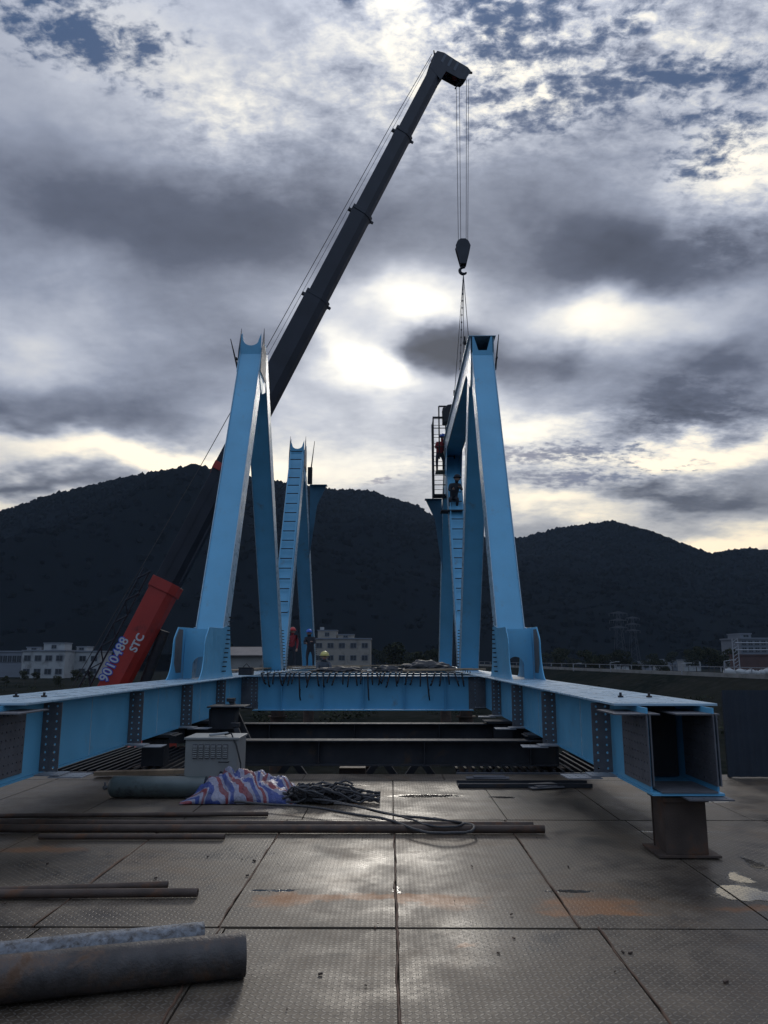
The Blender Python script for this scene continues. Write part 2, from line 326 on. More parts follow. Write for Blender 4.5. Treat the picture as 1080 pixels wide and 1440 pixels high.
# ------------------------------------------------------------------ mesh builder
class MB:
    def __init__(s): s.v = []; s.f = []; s.mi = []; s.cur = 0; s.uv = None
    def add(s, vs, fs):
        o = len(s.v); s.v += [tuple(q) for q in vs]; s.f += [tuple(i + o for i in f) for f in fs]; s.mi += [s.cur] * len(fs); return s
    def box(s, x0, x1, y0, y1, z0, z1):
        vs = [(x, y, z) for z in (z0, z1) for y in (y0, y1) for x in (x0, x1)]
        return s.add(vs, [(0, 2, 3, 1), (4, 5, 7, 6), (0, 1, 5, 4), (2, 6, 7, 3), (0, 4, 6, 2), (1, 3, 7, 5)])
    def obox(s, a, b, ux, w, h, w2=None, h2=None):
        """box from a to b; ux = side direction; w across ux, h across the third axis"""
        a = Vector(a); b = Vector(b); d = (b - a).normalized(); ux = Vector(ux); ux = (ux - d * ux.dot(d)).normalized(); uz = d.cross(ux).normalized()
        w2 = w if w2 is None else w2; h2 = h if h2 is None else h2
        vs = [a + ux * (i * w / 2) + uz * (j * h / 2) for j in (-1, 1) for i in (-1, 1)] + [b + ux * (i * w2 / 2) + uz * (j * h2 / 2) for j in (-1, 1) for i in (-1, 1)]
        return s.add(vs, [(0, 1, 3, 2), (4, 6, 7, 5), (0, 4, 5, 1), (1, 5, 7, 3), (3, 7, 6, 2), (2, 6, 4, 0)])
    def tube(s, pts, r, n=8, cap=True, r2=None):
        pts = [Vector(p) for p in pts]; L = len(pts); rings = []
        up = Vector((0, 0, 1)); d0 = (pts[1] - pts[0]).normalized()
        if abs(d0.dot(up)) > .95: up = Vector((1, 0, 0))
        ux = d0.cross(up).normalized()
        for i, p in enumerate(pts):
            d = (pts[min(i + 1, L - 1)] - pts[max(i - 1, 0)]).normalized()
            ux = (ux - d * ux.dot(d)).normalized(); uy = d.cross(ux)
            rr = (r[i] if isinstance(r, (list, tuple)) else (r if r2 is None else r + (r2 - r) * i / (L - 1)))
            rings.append([p + (ux * math.cos(2 * math.pi * k / n) + uy * math.sin(2 * math.pi * k / n)) * rr for k in range(n)])
        vs = [q for rg in rings for q in rg]; fs = []
        for i in range(L - 1):
            for k in range(n):
                fs.append((i * n + k, i * n + (k + 1) % n, (i + 1) * n + (k + 1) % n, (i + 1) * n + k))
        if cap: fs += [tuple(range(n - 1, -1, -1)), tuple((L - 1) * n + k for k in range(n))]
        return s.add(vs, fs)
    def prism(s, poly, ax, lo, hi):
        """poly: list of 2-D points in the plane normal to axis ax (0: (y,z), 1: (x,z), 2: (x,y))"""
        def mk(p, t):
            if ax == 0: return (t, p[0], p[1])
            if ax == 1: return (p[0], t, p[1])
            return (p[0], p[1], t)
        n = len(poly); vs = [mk(p, lo) for p in poly] + [mk(p, hi) for p in poly]
        fs = [tuple(range(n - 1, -1, -1)), tuple(range(n, 2 * n))] + [(i, (i + 1) % n, (i + 1) % n + n, i + n) for i in range(n)]
        return s.add(vs, fs)
    def perf(s, o, ux, uy, w, h, t, cols, rows, rad, ins=0.02):
        """plate with real bolt holes. o corner, ux/uy directions"""
        o = Vector(o); ux = Vector(ux).normalized(); uy = Vector(uy).normalized(); un = ux.cross(uy)
        cw = w / cols; ch = h / rows
        for i in range(cols):
            for j in range(rows):
                c = o + ux * (cw * (i + .5)) + uy * (ch * (j + .5))
                outer = []; inner = []
                for k in range(8):
                    a = 2 * math.pi * (k + .5) / 8; ca, sa = math.cos(a), math.sin(a)
                    m_ = max(abs(ca), abs(sa))
                    outer.append((ca / m_ * cw / 2, sa / m_ * ch / 2)); inner.append((ca * rad, sa * rad))
                vs = [c + ux * p[0] + uy * p[1] + un * tt for tt in (0, t) for p in outer + inner]
                # add square corners
                cr = [(cw / 2, ch / 2), (-cw / 2, ch / 2), (-cw / 2, -ch / 2), (cw / 2, -ch / 2)]
                vs += [c + ux * p[0] + uy * p[1] + un * tt for tt in (0, t) for p in cr]
                fs = []
                for k in range(8):
                    k2 = (k + 1) % 8
                    fs.append((k, 8 + k, 8 + k2, k2)); fs.append((16 + k, 16 + k2, 24 + k2, 24 + k)); fs.append((8 + k, 24 + k, 24 + k2, 8 + k2))
                for q, k in enumerate((0, 2, 4, 6)):
                    fs.append((k, k + 1, 32 + q)); fs.append((16 + k + 1, 16 + k, 36 + q))
                s.add(vs, fs)
        # rim
        vs = [o, o + ux * w, o + ux * w + uy * h, o + uy * h]; vs += [q + un * t for q in vs]
        return s.add(vs, [(0, 1, 5, 4), (1, 2, 6, 5), (2, 3, 7, 6), (3, 0, 4, 7)])
    def build(s, name, m, parent=None, smooth=False, bevel=0.0, loc=None):
        me = bpy.data.meshes.new(name)
        off = Vector(parent_world(parent)) if parent else (Vector(loc) if loc is not None else Vector((0, 0, 0)))
        vs = [tuple(Vector(q) - off) for q in s.v]
        me.from_pydata(vs, [], s.f)
        for mm in (m if isinstance(m, (list, tuple)) else [m]): me.materials.append(mm)
        me.polygons.foreach_set('material_index', s.mi)
        me.polygons.foreach_set('use_smooth', [bool(smooth)] * len(s.f)); me.update()
        bmm = bmesh.new(); bmm.from_mesh(me); bmesh.ops.recalc_face_normals(bmm, faces=bmm.faces); bmm.to_mesh(me); bmm.free()
        if smooth:
            try: me.set_sharp_from_angle(angle=R(40))
            except Exception: pass
        o = bpy.data.objects.new(name, me); COL.objects.link(o)
        if parent: o.parent = parent
        elif loc is not None: o.location = loc
        if bevel:
            b = o.modifiers.new('bevel', 'BEVEL'); b.width = bevel; b.segments = 2; b.limit_method = 'ANGLE'; b.angle_limit = R(35)
        return o
def parent_world(p):
    v = Vector((0, 0, 0))
    while p is not None: v += Vector(p.location); p = p.parent
    return v
def tag(o, label=None, cat=None, group=None, kind=None):
    if label: o['label'] = label
    if cat: o['category'] = cat
    if group: o['group'] = group
    if kind: o['kind'] = kind
    return o
def empty(name, loc, label, cat, group=None):
    o = bpy.data.objects.new(name, None); COL.objects.link(o); o.location = loc; o.empty_display_size = .2
    return tag(o, label, cat, group)
def struct(o): o['kind'] = 'structure'; return o
def copy_thing(root, loc, label=None, group=None, rz=None, scale=None):
    def cp(o, par):
        c = o.copy(); COL.objects.link(c); c.parent = par
        for ch in [x for x in bpy.data.objects if x.parent == o and x != c]: cp(ch, c)
        return c
    r = root.copy(); COL.objects.link(r); r.location = loc
    for ch in [x for x in bpy.data.objects if x.parent == root]: cp(ch, r)
    if label: r['label'] = label
    if group: r['group'] = group
    if rz is not None: r.rotation_euler = (0, 0, rz)
    if scale is not None: r.scale = (scale,) * 3
    return r
def rawmesh(name, V_, F_, m, smooth=False):
    me = bpy.data.meshes.new(name)
    V_ = np.asarray(V_, dtype=np.float32); F_ = np.asarray(F_, dtype=np.int32); k = F_.shape[1]
    me.vertices.add(len(V_)); me.vertices.foreach_set('co', V_.ravel())
    me.loops.add(F_.size); me.loops.foreach_set('vertex_index', F_.ravel())
    me.polygons.add(len(F_)); me.polygons.foreach_set('loop_start', np.arange(0, F_.size, k, dtype=np.int32))
    me.polygons.foreach_set('use_smooth', np.full(len(F_), smooth)); me.materials.append(m); me.update(calc_edges=True); me.validate()
    o = bpy.data.objects.new(name, me); COL.objects.link(o); return o
def icoball(sub):
    b = bmesh.new(); bmesh.ops.create_icosphere(b, subdivisions=sub, radius=1.0)
    v = np.array([q.co[:] for q in b.verts]); f = np.array([[w.index for w in q.verts] for q in b.faces]); b.free(); return v, f

# ------------------------------------------------------------------ terrain
GZ = -3.2
g = MB(); g.box(-3000, 3000, -600, 3000, GZ - 1, GZ); struct(g.build('ground', M_ground))
ridge_px = [(-900, 820), (-500, 790), (-260, 760), (-120, 742), (0, 722), (60, 700), (130, 683), (200, 667), (270, 656), (330, 664), (345, 671), (440, 685), (520, 692), (590, 714), (617, 731), (650, 748),
            (690, 759), (735, 757), (790, 743), (860, 735), (920, 751), (960, 768), (1000, 781), (1040, 775), (1080, 771), (1200, 760), (1400, 780), (1800, 800)]
def ridge_el(a):      # azimuth (rad) -> elevation tangent
    return np.interp(a, RA, RE)
RA = []; RE = []
for px, py in ridge_px:
    d = ray(px, py); RA.append(math.atan2(d.x, d.y)); RE.append(d.z / math.hypot(d.x, d.y))
RA = np.array(RA); RE = np.array(RE)
def fbm(x, y, s, o=4):
    return mnoise.fractal(Vector((x / s, y / s, 3.7)), 1.0, 2.0, o)
def hill_h(x, y):
    a = math.atan2(x, y); r = math.hypot(x, y)
    rr = 720 + 90 * math.sin(a * 3.1 + 1.0) + 60 * math.sin(a * 7.3) + (260 if a > 0.41 else 0)
    foot = 330 + 40 * math.sin(a * 5)
    pk = rr * ridge_el(a) + CZ - GZ
    t = (r - foot) / (rr - foot)
    if t <= 0: return 0.0
    if t <= 1:
        s = t ** .85
        spur = fbm(x, y, 130, 5) * 34 * math.sin(math.pi * min(1, t)) + abs(fbm(x + 500, y, 90, 3)) * -22 * math.sin(math.pi * t)
        return max(pk * s * .45, min(pk * s + spur, r * ridge_el(a) * 1.0 + CZ - GZ if t > .6 else 1e9))
    return pk * max(0.0, 1 - (t - 1) * .9)
NA, NR = 320, 70
V_ = np.zeros((NA * NR, 3)); a0, a1 = R(-62), R(55)
for i in range(NA):
    a = a0 + (a1 - a0) * i / (NA - 1)
    for j in range(NR):
        r = 300 + 900 * (j / (NR - 1))
        x, y = r * math.sin(a), r * math.cos(a)
        V_[i * NR + j] = (x, y, GZ - .5 + hill_h(x, y))
F_ = [(i * NR + j, (i + 1) * NR + j, (i + 1) * NR + j + 1, i * NR + j + 1) for i in range(NA - 1) for j in range(NR - 1)]
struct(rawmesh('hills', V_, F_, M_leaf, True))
# forest cover: one ragged crown per tree, 9000 of them, nobody could count them
iv, jf = icoball(1)
VV = []; FF = []; o_ = 0
rng = np.random.RandomState(3)
cnt = 0
while cnt < 26000:
    a = rng.uniform(R(-34), R(31)); rr = 320 + 620 * math.sqrt(rng.uniform(0.0, 1)) if rng.rand() < .6 else rng.uniform(560, 900)
    x, y = rr * math.sin(a), rr * math.cos(a); h = hill_h(x, y)
    if h <= .5: continue
    s = rng.uniform(1.2, 2.9)
    if (GZ + h + s - CZ) / rr > ridge_el(a) + .0035: continue
    sub = iv * (np.array([1, 1, rng.uniform(.8, 1.3)]) * s) * (1 + rng.uniform(-.28, .28, (len(iv), 1)))
    VV.append(sub + np.array([x, y, GZ + h - .5 + s * .05])); FF.append(jf + o_); o_ += len(iv); cnt += 1
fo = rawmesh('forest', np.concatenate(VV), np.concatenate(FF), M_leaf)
tag(fo, 'dark wooded cover of the hills behind the bridge', 'forest', kind='stuff')

# ---- trees of the bank
def leafcloud(blobsl, n, size, seed):
    rg = np.random.RandomState(seed); V = []; F = []
    for k in range(n):
        c, rad = blobsl[rg.randint(len(blobsl))]
        d = rg.normal(size=3); d /= np.linalg.norm(d); p = np.array(c) + d * np.array(rad) * (rg.uniform(.25, 1.05) ** .5)
        u = rg.normal(size=3); u /= np.linalg.norm(u); w = np.cross(u, rg.normal(size=3)); w /= np.linalg.norm(w)
        s = size * rg.uniform(.5, 1.3); i = len(V)
        V += [p - u * s, p + w * s * .6, p + u * s, p - w * s * .6]; F.append((i, i + 1, i + 2, i + 3))
    return np.array(V), np.array(F)
def make_tree(seed, h, label):
    rg = random.Random(seed)
    root = empty('bank_tree', (0, 0, 0), label, 'tree', 'trees along the river bank')
    t = MB(); pts = [(0, 0, 0), (rg.uniform(-.1, .1), 0, h * .3), (rg.uniform(-.2, .2), .1, h * .6), (0, 0, h * .85)]
    t.tube(pts, h * .022, 7, r2=h * .006); bl = []
    for k in range(7):
        z = h * rg.uniform(.3, .8); a = rg.uniform(0, 6.28); L = h * rg.uniform(.16, .3)
        e = (math.cos(a) * L, math.sin(a) * L, z + L * .7); t.tube([(0, 0, z * .9), e], h * .009, 5, r2=.01)
        bl.append((e, (h * .15, h * .15, h * .12)))
    bl.append(((0, 0, h * .88), (h * .15, h * .15, h * .14))); bl.append(((0, 0, h * .6), (h * .2, h * .2, h * .2)))
    t.build('trunk', M_bark, root)
    V, F = leafcloud(bl, 1300, h * .034, seed); c = rawmesh('crown', V, F, M_leaf2); c.parent = root
    return root
protos = [make_tree(11 + i, 7.0, 'leafy bank tree') for i in range(4)]
tree_spots = []
rg = random.Random(5)
for px in list(range(528, 640, 13)) + list(range(738, 1030, 15)) + [318, 332, 372, 560, 585, 612] + list(range(-40, 150, 24)):
    D = rg.uniform(150, 290) if px > 520 else rg.uniform(110, 150)
    tree_spots.append((px + rg.uniform(-5, 5), D, rg.uniform(.55, 1.15) if px > 300 else rg.uniform(.25, .45)))
for i, (px, D, s) in enumerate(tree_spots):
    p = at(px, 925, D)
    if px < 200: lab = 'low leafy tree on the bank in front of the white houses, left of the crane'
    elif px < 400: lab = 'leafy tree beside the gable-roofed shed behind the near left truss'
    elif px < 700: lab = 'leafy tree on the far bank between the beige block and the right truss'
    else: lab = 'leafy tree behind the road, right of the right truss'
    if i < 4: t = protos[i]; t.location = (p.x, p.y, GZ); t.scale = (s,) * 3; t['label'] = lab
    else: t = copy_thing(protos[i % 4], (p.x, p.y, GZ), lab, rz=rg.uniform(0, 6), scale=s)

# scrub along the bank (uncountable)
V, F = [], []; off = 0; rgn = np.random.RandomState(8)
VV = []; FF = []
for k in range(420):
    D = rgn.uniform(42, 140); X = rgn.uniform(-.75, .75) * D
    if abs(X) < 9 and D < 60: continue
    if -14 < X < -5 and D < 60: continue
    s = rgn.uniform(.35, 1.2)
    v, f = leafcloud([((0, 0, s * .5), (s, s, s * .6))], 60, s * .16, k)
    VV.append(v + np.array([X, D, GZ])); FF.append(f + off); off += len(v)
sb = rawmesh('scrub', np.concatenate(VV), np.concatenate(FF), M_leaf2)
tag(sb, 'low brownish scrub spread over the river bank', 'scrub', kind='stuff')

# ------------------------------------------------------------------ road, parapet, far buildings
rd = MB(); p0 = at(770, 944, 150); p1 = at(1120, 958, 75)
d = (p1 - p0); d.z = 0; d.normalize(); nrm = Vector((-d.y, d.x, 0))
if nrm.y < 0: nrm = -nrm
RZ = CZ - 2.0
a = Vector((p0.x, p0.y, RZ)) - d * 60; b = Vector((p1.x, p1.y, RZ)) + d * 40
def quad(mb, a, b, off0, off1, z0, z1):
    vs = [a + nrm * off0, b + nrm * off0, b + nrm * off1, a + nrm * off1]
    mb.add([(q.x, q.y, z0) for q in vs] + [(q.x, q.y, z1) for q in vs], [(0, 1, 2, 3), (4, 7, 6, 5), (0, 4, 5, 1), (1, 5, 6, 2), (2, 6, 7, 3), (3, 7, 4, 0)])
quad(rd, a, b, .3, 9, GZ - .2, RZ); struct(rd.build('road', M_concrete))
pr = empty('roadside_parapet', (p0.x, p0.y, RZ), 'pale low concrete parapet running along the far road', 'parapet')
q = MB(); quad(q, a, b, 0, .25, RZ - .3, RZ + .32); q.build('coping', M_concrete, pr)
q = MB(); vs_ = []
for e_ in (a, b): vs_ += [(e_ + nrm * .3) , (e_ - nrm * 9), (e_ + nrm * .3)]
q.add([(vs_[0].x, vs_[0].y, RZ - .02), (vs_[1].x, vs_[1].y, GZ - .2), (vs_[2].x, vs_[2].y, GZ - .2), (vs_[3].x, vs_[3].y, RZ - .02), (vs_[4].x, vs_[4].y, GZ - .2), (vs_[5].x, vs_[5].y, GZ - .2)], [(0, 1, 2), (3, 5, 4), (0, 3, 4, 1), (1, 4, 5, 2), (2, 5, 3, 0)])
struct(q.build('embankment', M_ground))
q = MB(); quad(q, a, b, .1, .16, RZ + .95, RZ + 1.03); q.build('handrail', M_primer_l, pr)
L = (b - a).length
for k in range(int(L / 6)):
    c = a + d * (k * 6 + 2) + nrm * .13; q = MB(); q.box(c.x - .05, c.x + .05, c.y - .05, c.y + .05, RZ + .45, RZ + .95); q.build('post', M_primer_l, pr)

def windows(mb_f, root, x0, x1, y, z0, z1, nx, nz, ww, wh):
    for i in range(nx):
        for j in range(nz):
            cx = x0 + (x1 - x0) * (i + .5) / nx; cz = z0 + (z1 - z0) * (j + .5) / nz
            f = MB(); f.box(cx - ww / 2 - .1, cx + ww / 2 + .1, y - .09, y - .004, cz - wh / 2 - .12, cz + wh / 2 + .1)
            fo_ = f.build('window', M_wallg, root)
            w = MB(); w.box(cx - ww / 2, cx - .04, y - .12, y - .095, cz - wh / 2, cz + wh / 2); w.box(cx + .04, cx + ww / 2, y - .12, y - .095, cz - wh / 2, cz + wh / 2)
            w.build('pane', M_glass, fo_)
def bld(name, px0, px1, ytop, D, label, blocks, wallm, nwin, depth=9, wins=(1.5, 1.2)):
    A = at(px0, ytop, D); B_ = at(px1, ytop, D)
    root = empty(name, ((A.x + B_.x) / 2, D + depth / 2, GZ), label, 'building')
    m = MB(); m.box(A.x, B_.x, D, D + depth, GZ, A.z); m.build('wall', wallm, root)
    m = MB(); m.box(A.x - .2, B_.x + .2, D - .2, D + depth + .2, A.z + .003, A.z + .35); m.build('roof_slab', M_wallg, root)
    for (q0, q1, yt) in blocks:
        a_ = at(q0, yt, D + 2.5); b_ = at(q1, yt, D + 2.5)
        m = MB(); m.box(a_.x, b_.x, D + 2.5, D + depth - 1, A.z + .353, a_.z); m.build('roof_block', wallm, root)
        m = MB(); m.box(a_.x - .15, b_.x + .15, D + 2.35, D + depth - .85, a_.z + .003, a_.z + .25); m.build('roof_block_slab', M_wallg, root)
        cx = (a_.x + b_.x) / 2; n_ = max(1, int((b_.x - a_.x) / 3.0))
        windows(None, root, a_.x, b_.x, D + 2.5, A.z + .4, a_.z, n_, 1, 1.1, min(1.1, (a_.z - A.z) * .4))
    windows(None, root, A.x, B_.x, D, max(GZ, A.z - 3.4 * nwin[1]), A.z, nwin[0], nwin[1], *wins)
    return root
b1 = bld('apartment_block', 441, 521, 899, 210, 'beige three-storey block with a roof stair tower, seen above the blue crossbeam', [(447, 473, 887), (475, 497, 893)], M_cream, (5, 3), 10)
a_ = at(452, 884, 214); m = MB(); m.tube([(a_.x, 216, at(460, 887, 212.5).z + .25), (a_.x, 216, a_.z + .5)], .6, 12); m.build('water_tank', M_wallw, b1)
bld('white_house', 32, 92, 916, 190, 'white two-storey house with a tan roof block, left of the red crane boom', [(62, 100 - 9, 905), (38, 58, 911)], M_wallw, (4, 2), 8)
bld('white_house', 93, 141, 917, 196, 'low white house with a small roof hut, directly left of the red crane boom', [(108, 122, 910)], M_wallw, (3, 2), 8)
bld('factory_shed', -60, 31, 917, 200, 'long grey shed with a pale roof edge at the far left', [], M_wallg, (14, 1), 12, (1.0, 1.6))
bld('apartment_block', 1041, 1150, 899, 170, 'grey block with rows of windows at the far right edge', [(1041, 1056, 892)], M_wallg, (12, 6), 10, (.9, .9))
for i, (px0, px1, yt, D, lab) in enumerate([(866, 884, 929, 300, 'small white house near the foot of the pylons'), (905, 918, 931, 300, 'small pale house second from the pylons'), (921, 938, 928, 310, 'small white house in the middle of the distant village'), (941, 956, 930, 300, 'grey-white house right of the village middle'), (962, 985, 929, 290, 'long pale house at the right end of the village')]):
    bld('village_house', px0, px1, yt, D, lab, [], M_wallw if i % 2 == 0 else M_wallg, (3, 1), 7, (.9, .9))
# brick wall and white bags at right
A = at(1028, 922, 120); B_ = at(1160, 922, 120)
m = MB(); m.box(A.x, B_.x, 120, 120.5, GZ, A.z); m.box(A.x - .1, B_.x, 119.9, 120.6, A.z + .003, A.z + .2)
tag(m.build('boundary_wall', M_brick, loc=(A.x, 120, GZ)), 'dark brown wall below the grey block at the right edge', 'wall')
rgx = random.Random(2)
for i in range(9):
    p = at(1022 + i * 8 + rgx.uniform(-2, 2), 925, 92); z = RZ
    s = rgx.uniform(.35, .6); m = MB()
    v, f = icoball(2); m.add([(p.x + q[0] * s * 1.2, p.y + q[1] * s, z + s * .65 + q[2] * s * .7 + .04 * math.sin(9 * q[0] + i)) for q in v], [tuple(t) for t in f])
    m.box(p.x - s * .2, p.x + s * .2, p.y - .1, p.y + .1, z + s * 1.2, z + s * 1.55)
    tag(m.build('bulk_bag', M_wallw, smooth=True, loc=(p.x, p.y, z)), 'pale bulk bag in the row below the dark brown wall', 'bag', 'row of pale bags by the far road')
# gable shed
A = at(311, 925, 105); B_ = at(368, 925, 105); zt = at(340, 909, 105).z; ze = at(340, 921, 105).z
sh = empty('gable_shed', ((A.x + B_.x) / 2, 108, GZ), 'brown gable-roofed shed seen between the two near left legs', 'shed')
m = MB(); m.box(A.x, B_.x, 105.3, 113, GZ, ze); m.build('wall', M_concrete, sh)
m = MB(); m.prism([(104.8, ze), (109, zt), (113.4, ze), (113.4, ze - .15), (109, zt - .15), (104.8, ze - .15)], 0, A.x - .4, B_.x + .4); m.build('roof', M_roof, sh)
m = MB(); m.box(A.x + 1, A.x + 2.6, 105.2, 105.29, GZ + .01, GZ + 2.4); m.build('door', M_dark, sh)
# gantry with sign-like frame at right: pole and rails
P0_ = at(1033, 898, 100)
gt = empty('gantry_mast', (P0_.x, 100, GZ), 'slim lattice mast with horizontal rails at the right edge', 'mast')
m = MB()
for sx_ in (-.35, .35): m.tube([(P0_.x + sx_, 100, GZ), (P0_.x + sx_, 100, P0_.z)], .07, 6)
for k in range(16):
    z = GZ + (P0_.z - GZ) * k / 16; z2 = GZ + (P0_.z - GZ) * (k + 1) / 16
    m.tube([(P0_.x - .35, 100, z), (P0_.x + .35, 100, z2)], .035, 5)
m.build('mast', M_primer_l, gt)
for py in (904, 914):
    z = at(1033, py, 100).z; m = MB(); m.tube([(P0_.x, 100, z), (P0_.x + 9, 100, z)], .09, 6); m.build('rail', M_primer_l, gt)
# pylons
def pylon(px, ytop, D, lab):
    T = at(px, ytop, D); root = empty('pylon', (T.x, D, GZ), lab, 'pylon', 'pylons in front of the hill')
    H = T.z - GZ; m = MB(); w = 2.2
    for (i, j) in ((-1, -1), (1, -1), (1, 1), (-1, 1)): m.tube([(T.x + i * w, D + j * w, GZ), (T.x + i * .35, D + j * .35, T.z)], .07, 5)
    for k in range(9):
        t0, t1 = k / 9, (k + 1) / 9; w0 = w + (.35 - w) * t0; w1 = w + (.35 - w) * t1
        for sgn in (-1, 1):
            m.tube([(T.x - sgn * w0, D - w0, GZ + H * t0), (T.x + sgn * w1, D - w1, GZ + H * t1)], .03, 4)
    m.build('tower', M_pylon, root)
    for k in (.98, .86, .74):
        m = MB(); z = GZ + H * k; m.prism([(T.x - 3.2, z), (T.x, z + .8), (T.x + 3.2, z), (T.x, z - .1)], 1, D - .12, D + .12)
        for s_ in (-3, -1.6, 1.6, 3): m.tube([(T.x + s_, D, z), (T.x + s_, D, z - .9)], .1, 6)
        m.build('crossarm', M_pylon, root)
pylon(869, 861, 260, 'left pylon of the pair in front of the right hill'); pylon(889, 868, 330, 'right, farther pylon of the pair in front of the right hill')
# lamp posts by the road
for (px, D, yt) in [(806, 120, 934), (858, 112, 932), (958, 96, 934), (1018, 88, 930)]:
    T = at(px, yt, D); r_ = empty('street_lamp', (T.x, D, RZ), '', 'street lamp', 'lamps along the far road')
    r_['label'] = {806: 'far road lamp nearest the right truss', 858: 'second road lamp from the right truss', 958: 'third road lamp from the right truss', 1018: 'road lamp beside the lattice mast'}[px]
    m = MB(); m.tube([(T.x, D, RZ), (T.x, D, T.z)], .07, 6, r2=.05); m.tube([(T.x, D, T.z), (T.x + .9, D, T.z + .15)], .04, 5); m.build('pole', M_primer_l, r_)
    m = MB(); m.box(T.x + .8, T.x + 1.3, D - .12, D + .12, T.z + .1, T.z + .2); m.build('lamp_head', M_wallw, r_)
# ------------------------------------------------------------------ deck of steel plates
DE = 11.76
joint1 = atz(560, 1306, 0).y
rows = [(-3.0, joint1 - 2.9, [-3.4, -2.15, -.95, .3, 1.6, 2.9], .004), (joint1 - 2.9 + .006, joint1 - .022, [-3.42, -2.22, -1.05, .035, 1.30, 2.62, 4.2], .004), (joint1 + .020, 8.55, [-4.7, -3.45, -2.28, -1.10, .030, 1.19, 2.45, 3.9], 0.0), (8.558, 11.2, [-4.7, -3.4, -2.2, -.95, .02, 1.22, 2.4, 3.8], .003), (11.206, DE, [-4.7, -3.1, -1.25, .74, 2.5, 3.9], .006)]
dk = MB()
for (y0, y1, xs, zt) in rows:
    xs = [-9.0] + xs + [9.0]
    for i in range(len(xs) - 1):
        t = rg.uniform(0, .003); dk.box(xs[i] + .006 + rg.uniform(-.003, .004), xs[i + 1] - .006 + rg.uniform(-.004, .003), y0 + rg.uniform(-.004, .006), y1 + rg.uniform(-.006, .004), -.03, zt + t)
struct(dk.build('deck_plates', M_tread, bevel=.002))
m = MB(); m.box(-9.2, 9.2, -3.2, DE - .05, -.45, -.034); struct(m.build('deck_base', M_rust))
# weld seams between plates: rusty beads
m = MB()
for (x, y0, y1) in [(.033, joint1 - 2.7, joint1), (.030, joint1 + .01, 8.55), (-1.075, 3.2, joint1), (-1.10, joint1 + .01, 8.5), (1.3, 3.0, joint1), (1.19, joint1 + .01, 8.5), (-2.28, joint1 + .01, 8.5)]:
    pts = [(x + .006 * math.sin(k * .5 + x * 9) + rg.uniform(-.006, .006), y0 + (y1 - y0) * k / 30, .003 + (.004 if y1 <= joint1 else 0)) for k in range(31)]
    m.tube(pts, [rg.uniform(.004, .010) for _ in pts], 6)
struct(m.build('deck_weld_seams', M_weld, smooth=True))
# puddles
def puddle(pix, z=.0):
    pts = [atz(px, py, z) for px, py in pix]; n = len(pts); out = []
    for i in range(n):
        for k in range(4):
            t = k / 4; p0, p1, p2, p3 = pts[i - 1], pts[i], pts[(i + 1) % n], pts[(i + 2) % n]
            q = .5 * ((2 * p1) + (p2 - p0) * t + (2 * p0 - 5 * p1 + 4 * p2 - p3) * t * t + (3 * p1 - p0 - 3 * p2 + p3) * t ** 3)
            out.append((q.x + .022 * mnoise.noise(Vector((q.x * 9, q.y * 9, 1))) , q.y + .05 * mnoise.noise(Vector((q.x * 9, q.y * 9, 5)))))
    m = MB(); m.prism(out, 2, -.002, .0065); return struct(m.build('puddle', M_water, smooth=False))
# nuts, weld slag, cut bits
m = MB()
rgc = random.Random(9)
for k in range(70):
    x, y = rgc.uniform(-3, 3.2), rgc.uniform(2.2, 8.0); s = rgc.uniform(.004, .013); a_ = rgc.uniform(0, 3)
    m.obox((x, y, .012), (x + s * 2.4 * math.cos(a_), y + s * 2.4 * math.sin(a_), .014), (0, 0, 1), s, s)
tag(m.build('deck_litter', M_rust), 'small rusty offcuts scattered over the tread plates', 'debris', kind='stuff')

